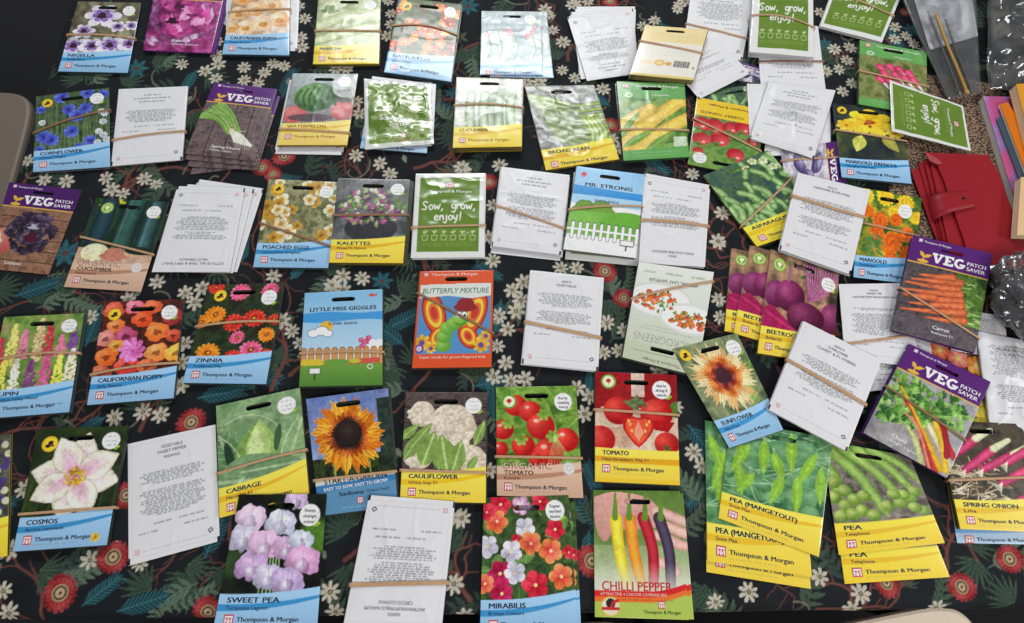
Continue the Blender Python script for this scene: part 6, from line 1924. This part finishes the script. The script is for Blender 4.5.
for j in range(21):
    for i in range(4):
        a = j * 5 + i; Q.append((a, a + 5, a + 6, a + 1)); Q.append((N + a, N + a + 1, N + a + 6, N + a + 5))
    Q.append((j * 5, N + j * 5, N + j * 5 + 5, j * 5 + 5)); Q.append((j * 5 + 4, j * 5 + 9, N + j * 5 + 9, N + j * 5 + 4))
for i in range(4): Q.append((i, i + 1, N + i + 1, N + i)); a = 105 + i; Q.append((a, N + a, N + a + 1, a + 1))
st = bpy.data.objects.new('strap', mesh_from('strap', np.array(V), np.array(Q), [], None, M_RED)); COL.objects.link(st); st.parent = wl
sp_ = np.array(ground(965, 197, .026)) - wo
lathe_mesh('stud', [(0, .0026), (.002, .0024), (.003, .0014), (.003, 0)], 16, M_STUD, (sp_[0], sp_[1], .0205), st)

# ------------------------------------------------------------------ speckled fabric pouch under the wallet
mf, nt, b = principled('brown speckled fabric')
n1 = nt.nodes.new('ShaderNodeTexVoronoi'); n1.inputs['Scale'].default_value = 260
tc = nt.nodes.new('ShaderNodeTexCoord'); mp = nt.nodes.new('ShaderNodeMapping'); mp.inputs['Scale'].default_value = (1, 1.8, 1)
nt.links.new(tc.outputs['Object'], mp.inputs['Vector']); nt.links.new(mp.outputs['Vector'], n1.inputs['Vector'])
rp = nt.nodes.new('ShaderNodeValToRGB'); e = rp.color_ramp.elements
e[0].position = .25; e[0].color = rgba((176, 146, 116)); e[1].position = .62; e[1].color = rgba((58, 40, 34))
nt.links.new(n1.outputs['Distance'], rp.inputs['Fac']); nt.links.new(rp.outputs['Color'], b.inputs['Base Color'])
bp = nt.nodes.new('ShaderNodeBump'); bp.inputs['Strength'].default_value = .7; bp.inputs['Distance'].default_value = .001
nt.links.new(n1.outputs['Distance'], bp.inputs['Height']); nt.links.new(bp.outputs['Normal'], b.inputs['Normal']); b.inputs['Roughness'].default_value = .85
P4 = np.array([ground(*p) for p in [(905, 78), (985, 88), (1040, 285), (870, 210)]])
P4 = np.array([ground(*p) for p in [(908, 72), (996, 84), (1046, 288), (880, 262)]])
pc = P4.mean(0)
nu, nv = 110, 140
U, Vv = np.meshgrid(np.linspace(0, 1, nu), np.linspace(0, 1, nv))
wob = (vnoise(np.linspace(0, 100, nu), np.linspace(0, 100, nv), 17, 8) - .5) * .012
xy = (P4[0] * (1 - U[..., None]) + P4[1] * U[..., None]) * (1 - Vv[..., None]) + (P4[3] * (1 - U[..., None]) + P4[2] * U[..., None]) * Vv[..., None] - pc
xy = xy + wob[..., None] * np.array([1, .6])
em = np.clip(np.minimum(np.minimum(U, 1 - U), np.minimum(Vv, 1 - Vv)) / .05, 0, 1) ** .5
fold = vnoise(np.linspace(0, 100, nu), np.linspace(0, 100, nv), 9, 3)
fold2 = np.abs(np.sin(U * 46 + 5 * fold))
z = em * (.0018 + .0007 * fold + .0009 * fold2 * np.clip(1.4 - U * 3.2, 0, 1))
idx = np.arange(nu * nv).reshape(nv, nu)
q = np.stack([idx[1:, :-1], idx[1:, 1:], idx[:-1, 1:], idx[:-1, :-1]], -1).reshape(-1, 4)
po = bpy.data.objects.new('fabric_pouch', mesh_from('fabric_pouch', np.dstack([xy, z]).reshape(-1, 3), q, [], None, mf)); COL.objects.link(po)
po.location = (pc[0], pc[1], TZ + .0006)
tag(po, 'brown speckled fabric pouch lying flat under the red wallet', 'pouch')

# ------------------------------------------------------------------ books at the right edge
M_PAGE = plain('cream book pages', (236, 222, 190), .8, .06, 500)


def book(label, q, z0, z1, cover, back=None, page=None, inset=.0015):
    c0 = np.mean([ground(*p, z1) for p in q], axis=0)
    t = empty('book', (c0[0], c0[1], TZ)); tag(t, label, 'book', 'books piled at the right edge of the table')
    P = [ground(*p, z1) - c0 for p in q]
    slab_poly('pages', [tuple(p * .985) for p in P], z0 + .0012, z1 - .0012, page or M_PAGE, t, bev=0)
    slab_poly('back_cover', [tuple(p) for p in P], z0, z0 + .0012, back or cover, t, bev=.0004)
    slab_poly('front_cover', [tuple(p) for p in P], z1 - .0012, z1, cover, t, bev=.0004)
    return t


mc, nt, b = principled('pink and violet painted cover')
n1 = nt.nodes.new('ShaderNodeTexNoise'); n1.inputs['Scale'].default_value = 22; n1.inputs['Detail'].default_value = 3
rp = nt.nodes.new('ShaderNodeValToRGB'); e = rp.color_ramp.elements
e[0].position = .3; e[0].color = rgba((222, 96, 130)); e[1].position = .72; e[1].color = rgba((226, 170, 90))
x = e.new(.45); x.color = rgba((206, 96, 160)); x = e.new(.56); x.color = rgba((150, 130, 190))
tc = nt.nodes.new('ShaderNodeTexCoord'); nt.links.new(tc.outputs['Object'], n1.inputs['Vector'])
nt.links.new(n1.outputs['Fac'], rp.inputs['Fac']); nt.links.new(rp.outputs['Color'], b.inputs['Base Color']); b.inputs['Roughness'].default_value = .35
M_WHT = plain('white card', (232, 230, 226), .6, .03, 60)
book('thick white-edged book with a pink and violet cover beside the wallet', [(983, 96), (1030, 97), (1066, 236), (1026, 236)], .001, .013, mc, M_WHT, M_WHT)
M_SLATE = plain('slate grey card', (74, 92, 108), .5, .06, 50)
M_ORNG = plain('orange card', (244, 132, 22), .45, .05, 50)
M_MUST = plain('mustard card', (226, 158, 40), .45, .06, 50)
M_TANC = plain('tan card', (232, 196, 148), .55, .06, 50)
book('slim slate grey book on top of the pink-covered book', [(997, 119), (1003, 115), (1060, 200), (1040, 233)], .0135, .0160, M_SLATE, M_SLATE)
book('slim bright orange book on top of the slate grey one', [(1000, 104), (1008, 102), (1070, 205), (1050, 235)], .0165, .0205, M_ORNG, M_WHT)
book('thick mustard-covered book on top of the pile near the plastic bag', [(1016, 84), (1060, 80), (1072, 166), (1038, 168)], .0210, .0350, M_MUST, M_MUST)
book('tan book nearest the wallet, lying on the slim orange one', [(1021, 177), (1060, 176), (1066, 236), (1017, 235)], .0210, .0320, M_TANC, M_TANC)

# ------------------------------------------------------------------ clear bags
def film(name, blend=.3, rough=.1, bump=.5, scale=30):
    """clear plastic film: see-through with mirror-like sheen"""
    m = bpy.data.materials.new(name); m.use_nodes = True
    nt = m.node_tree
    nt.nodes.remove(nt.nodes['Principled BSDF'])
    out = nt.nodes['Material Output']
    tr = nt.nodes.new('ShaderNodeBsdfTransparent'); tr.inputs[0].default_value = (.97, .98, .98, 1)
    gl = nt.nodes.new('ShaderNodeBsdfAnisotropic'); gl.inputs['Roughness'].default_value = rough; gl.inputs['Color'].default_value = (1, 1, 1, 1)
    df = nt.nodes.new('ShaderNodeBsdfDiffuse'); df.inputs[0].default_value = (.8, .82, .85, 1)
    lw = nt.nodes.new('ShaderNodeLayerWeight'); lw.inputs['Blend'].default_value = blend
    m1 = nt.nodes.new('ShaderNodeMixShader'); m2 = nt.nodes.new('ShaderNodeMixShader'); m2.inputs[0].default_value = .07
    n = nt.nodes.new('ShaderNodeTexNoise'); n.inputs['Scale'].default_value = scale; n.inputs['Detail'].default_value = 2
    tc = nt.nodes.new('ShaderNodeTexCoord'); nt.links.new(tc.outputs['Object'], n.inputs['Vector'])
    bp = nt.nodes.new('ShaderNodeBump'); bp.inputs['Strength'].default_value = bump; bp.inputs['Distance'].default_value = .006
    nt.links.new(n.outputs['Fac'], bp.inputs['Height'])
    for k in (gl, lw): nt.links.new(bp.outputs['Normal'], k.inputs['Normal'])
    nt.links.new(lw.outputs['Fresnel'], m1.inputs[0]); nt.links.new(tr.outputs[0], m1.inputs[1]); nt.links.new(gl.outputs[0], m1.inputs[2])
    nt.links.new(m1.outputs[0], m2.inputs[1]); nt.links.new(df.outputs[0], m2.inputs[2]); nt.links.new(m2.outputs[0], out.inputs['Surface'])
    return m


M_FILM = film('clear bag film', .30, .10, .5)
M_FILM2 = film('crumpled clear film', .45, .13, .6, 60)


def sheetobj(name, q, hts, amp, sc, mat, seed, parent=None, nu=70, nv=70, origin=None, ridged=True):
    P = np.array([ground(*p, h) for p, h in zip(q, hts)])
    c0 = P.mean(0) if origin is None else origin
    U, Vv = np.meshgrid(np.linspace(0, 1, nu), np.linspace(0, 1, nv))
    xy = (P[0] * (1 - U[..., None]) + P[1] * U[..., None]) * (1 - Vv[..., None]) + (P[3] * (1 - U[..., None]) + P[2] * U[..., None]) * Vv[..., None] - c0
    h = (hts[0] * (1 - U) + hts[1] * U) * (1 - Vv) + (hts[3] * (1 - U) + hts[2] * U) * Vv
    g = np.linspace(0, 100, nu); k = np.linspace(0, 100, nv)
    n = vnoise(g, k, sc, seed)
    if ridged: n = .4 * n + .6 * (1 - np.abs(vnoise(g, k, sc * 1.2, seed + 3) - .5) * 2.4) + .25 * vnoise(g, k, sc / 3, seed + 5)
    em = np.clip(np.minimum(np.minimum(U, 1 - U), np.minimum(Vv, 1 - Vv)) / .12, 0, 1) ** .6
    z = h + amp * n * (.2 + .8 * em)
    idx = np.arange(nu * nv).reshape(nv, nu)
    qd = np.stack([idx[1:, :-1], idx[1:, 1:], idx[:-1, 1:], idx[:-1, :-1]], -1).reshape(-1, 4)
    o = bpy.data.objects.new(name, mesh_from(name, np.dstack([xy, z]).reshape(-1, 3), qd, [], None, mat)); COL.objects.link(o)
    if parent is None: o.location = (c0[0], c0[1], TZ)
    o.parent = parent
    return o, c0


zb_c = np.mean([ground(930, 20), ground(965, 90)], axis=0)
zb = empty('zip_bag', (zb_c[0], zb_c[1], TZ)); tag(zb, 'clear zip bag with a mustard-coloured zip strip at the top right', 'bag')
sheetobj('bag_front', [(884, -40), (974, -30), (981, 94), (948, 101)], [.016, .016, .010, .010], .006, 30, M_FILM, 3, zb, origin=zb_c)
sheetobj('bag_back', [(886, -40), (973, -30), (979, 92), (949, 99)], [.0075] * 4, .0008, 30, M_FILM, 4, zb, origin=zb_c)
M_ZIP = plain('mustard zip strip', (190, 146, 66), .35, .1, 80, Coat_Weight=.5)
M_CLR = film('clear ridge', .6, .15, .1)


def strip(name, uv, hts, w, mat, parent, org):
    P = [(*(ground(u, v, h) - org), h) for (u, v), h in zip(uv, hts)]
    return tube3(name, P, w, mat, parent, n=8)


zs = strip('zip_strip', [(936, 14), (946, 42), (957, 68), (967, 93)], [.023, .021, .019, .016], .0022, M_ZIP, zb, zb_c)
strip('zip_track', [(944, 14), (953, 42), (963, 68), (972, 92)], [.023, .021, .019, .016], .0014, M_CLR, zb, zb_c)
strip('zip_track', [(928, 12), (939, 40), (950, 68), (960, 94)], [.023, .021, .019, .016], .0014, M_CLR, zb, zb_c)
strip('side_seam', [(903, -4), (916, 28), (932, 62), (949, 100)], [.020, .019, .017, .012], .0016, M_CLR, zb, zb_c)
sl_ = ground(967, 92, .017) - zb_c
lathe_mesh('slider', [(0, .003), (.003, .0028), (.0034, .0014), (.0034, 0)], 12, M_ZIP, (sl_[0], sl_[1], .0155), zs)
S_ = stack('paper_label', 'blank white paper inside the clear zip bag', lambda c: c.c.__setitem__(slice(None), (240, 241, 244)), [(905, -30), (968, -30), (978, 36), (930, 50)], 0, kind='w', slot=False, base=.0100, seed=5, th=.0008, crump=.0008, cs=40, cat='paper')

# big bag with dark contents
M_DARK = film('thin clear film', .35, .07, .6)
mdk, nt, b = principled('dark mixed packets')
n1 = nt.nodes.new('ShaderNodeTexNoise'); n1.inputs['Scale'].default_value = 24; n1.inputs['Detail'].default_value = 3
rp = nt.nodes.new('ShaderNodeValToRGB'); e = rp.color_ramp.elements
e[0].position = .38; e[0].color = rgba((24, 22, 24)); e[1].position = .78; e[1].color = rgba((96, 88, 74))
x = e.new(.55); x.color = rgba((58, 52, 46)); x = e.new(.66); x.color = rgba((104, 110, 66))
tc = nt.nodes.new('ShaderNodeTexCoord'); nt.links.new(tc.outputs['Object'], n1.inputs['Vector']); nt.links.new(n1.outputs['Fac'], rp.inputs['Fac']); nt.links.new(rp.outputs['Color'], b.inputs['Base Color']); b.inputs['Roughness'].default_value = .6
bg_c = ground(1020, 30)
bg = empty('plastic_bag', (bg_c[0], bg_c[1], TZ)); tag(bg, 'crinkled clear plastic bag of dark goods in the top right corner', 'bag')
sheetobj('dark_contents', [(990, -40), (1110, -40), (1110, 84), (990, 89)], [.012, .03, .03, .006], .016, 24, mdk, 7, bg, origin=bg_c, nu=80, nv=80)
sheetobj('clear_film', [(986, -44), (1112, -44), (1112, 90), (986, 92)], [.020, .046, .046, .010], .024, 17, M_DARK, 9, bg, origin=bg_c, nu=110, nv=110)

# crumpled ball of clear film on black
ic_c = ground(1030, 300, .02)
bl = empty('plastic_bundle', (ic_c[0], ic_c[1], TZ)); tag(bl, 'crumpled clear plastic bundle beside the carrot packet', 'plastic wrap')


def crumple(name, R, mat, seed, parent, amp=.2, n=110, sq=.6, z0=0.03, ridge=True):
    m = n // 2
    U = np.linspace(0, 2 * math.pi, n, endpoint=False); T = np.linspace(.02, math.pi - .02, m)
    a = vnoise(np.linspace(0, 100, n), np.linspace(0, 50, m), 9, seed); a2 = vnoise(np.linspace(0, 100, n), np.linspace(0, 50, m), 4, seed + 1); a3 = vnoise(np.linspace(0, 100, n), np.linspace(0, 50, m), 2, seed + 2)
    wr = np.clip(np.minimum(np.arange(n), n - np.arange(n)) / 6.0, 0, 1)[None, :]
    f = 1 + amp * wr * ((1 - np.abs(a - .5) * 3) * .6 + (1 - np.abs(a2 - .5) * 3) * .4 + (a3 - .5) * .3)
    x = R * f * np.sin(T)[:, None] * np.cos(U)[None, :]; y = R * f * np.sin(T)[:, None] * np.sin(U)[None, :]; z = R * sq * f * np.cos(T)[:, None] + z0
    V = np.dstack([x, y, np.maximum(z, .0012) + 0 * x]).reshape(-1, 3)
    idx = np.arange(n * m).reshape(m, n)
    q = np.stack([idx[1:, :], np.roll(idx[1:, :], -1, 1), np.roll(idx[:-1, :], -1, 1), idx[:-1, :]], -1).reshape(-1, 4)
    o = bpy.data.objects.new(name, mesh_from(name, V, q, [tuple(idx[0, :]), tuple(idx[-1, ::-1])], None, mat)); COL.objects.link(o); o.parent = parent
    return o


M_BLK = plain('black goods', (26, 26, 30), .5, .2, 60)
crumple('dark_core', .040, M_BLK, 3, bl, .1, 60, .62, .028)
crumple('film_wrap', .050, M_FILM2, 8, bl, .30, 220, .66, .034)

# ------------------------------------------------------------------ light: the hall's ceiling lights and an added front fill
w = bpy.data.worlds.new('hall'); SC.world = w; w.use_nodes = True
w.node_tree.nodes['Background'].inputs[0].default_value = (.87, .90, 1.0, 1)
w.node_tree.nodes['Background'].inputs[1].default_value = .17


def area(name, loc, tgt, sx, sy, power, col):
    l = bpy.data.lights.new(name, 'AREA'); l.shape = 'RECTANGLE'; l.size = sx; l.size_y = sy; l.energy = power; l.color = col
    o = bpy.data.objects.new(name, l); COL.objects.link(o); o.location = loc
    d = Vector(tgt) - Vector(loc); o.rotation_euler = d.to_track_quat('-Z', 'Y').to_euler()
    return o


area('ceiling_panel_light', (-.30, 2.75, 3.05), (-.30, 2.70, .74), 1.7, .6, 72, (.95, .98, 1.0))
area('front_fill_light', (.6, -1.7, 2.8), (.6, -.7, .3), .9, .5, 34, (1.0, .96, .90))  # added fill on the camera side, brightens the cream chairs and floor
area('ceiling_lamp', (3.1, -.3, 2.9), (.5, .4, .74), 1.2, .7, 46, (1.0, .97, .93))
SC.cycles.use_denoising = True
SC.cycles.max_bounces = 6
SC.cycles.transparent_max_bounces = 12
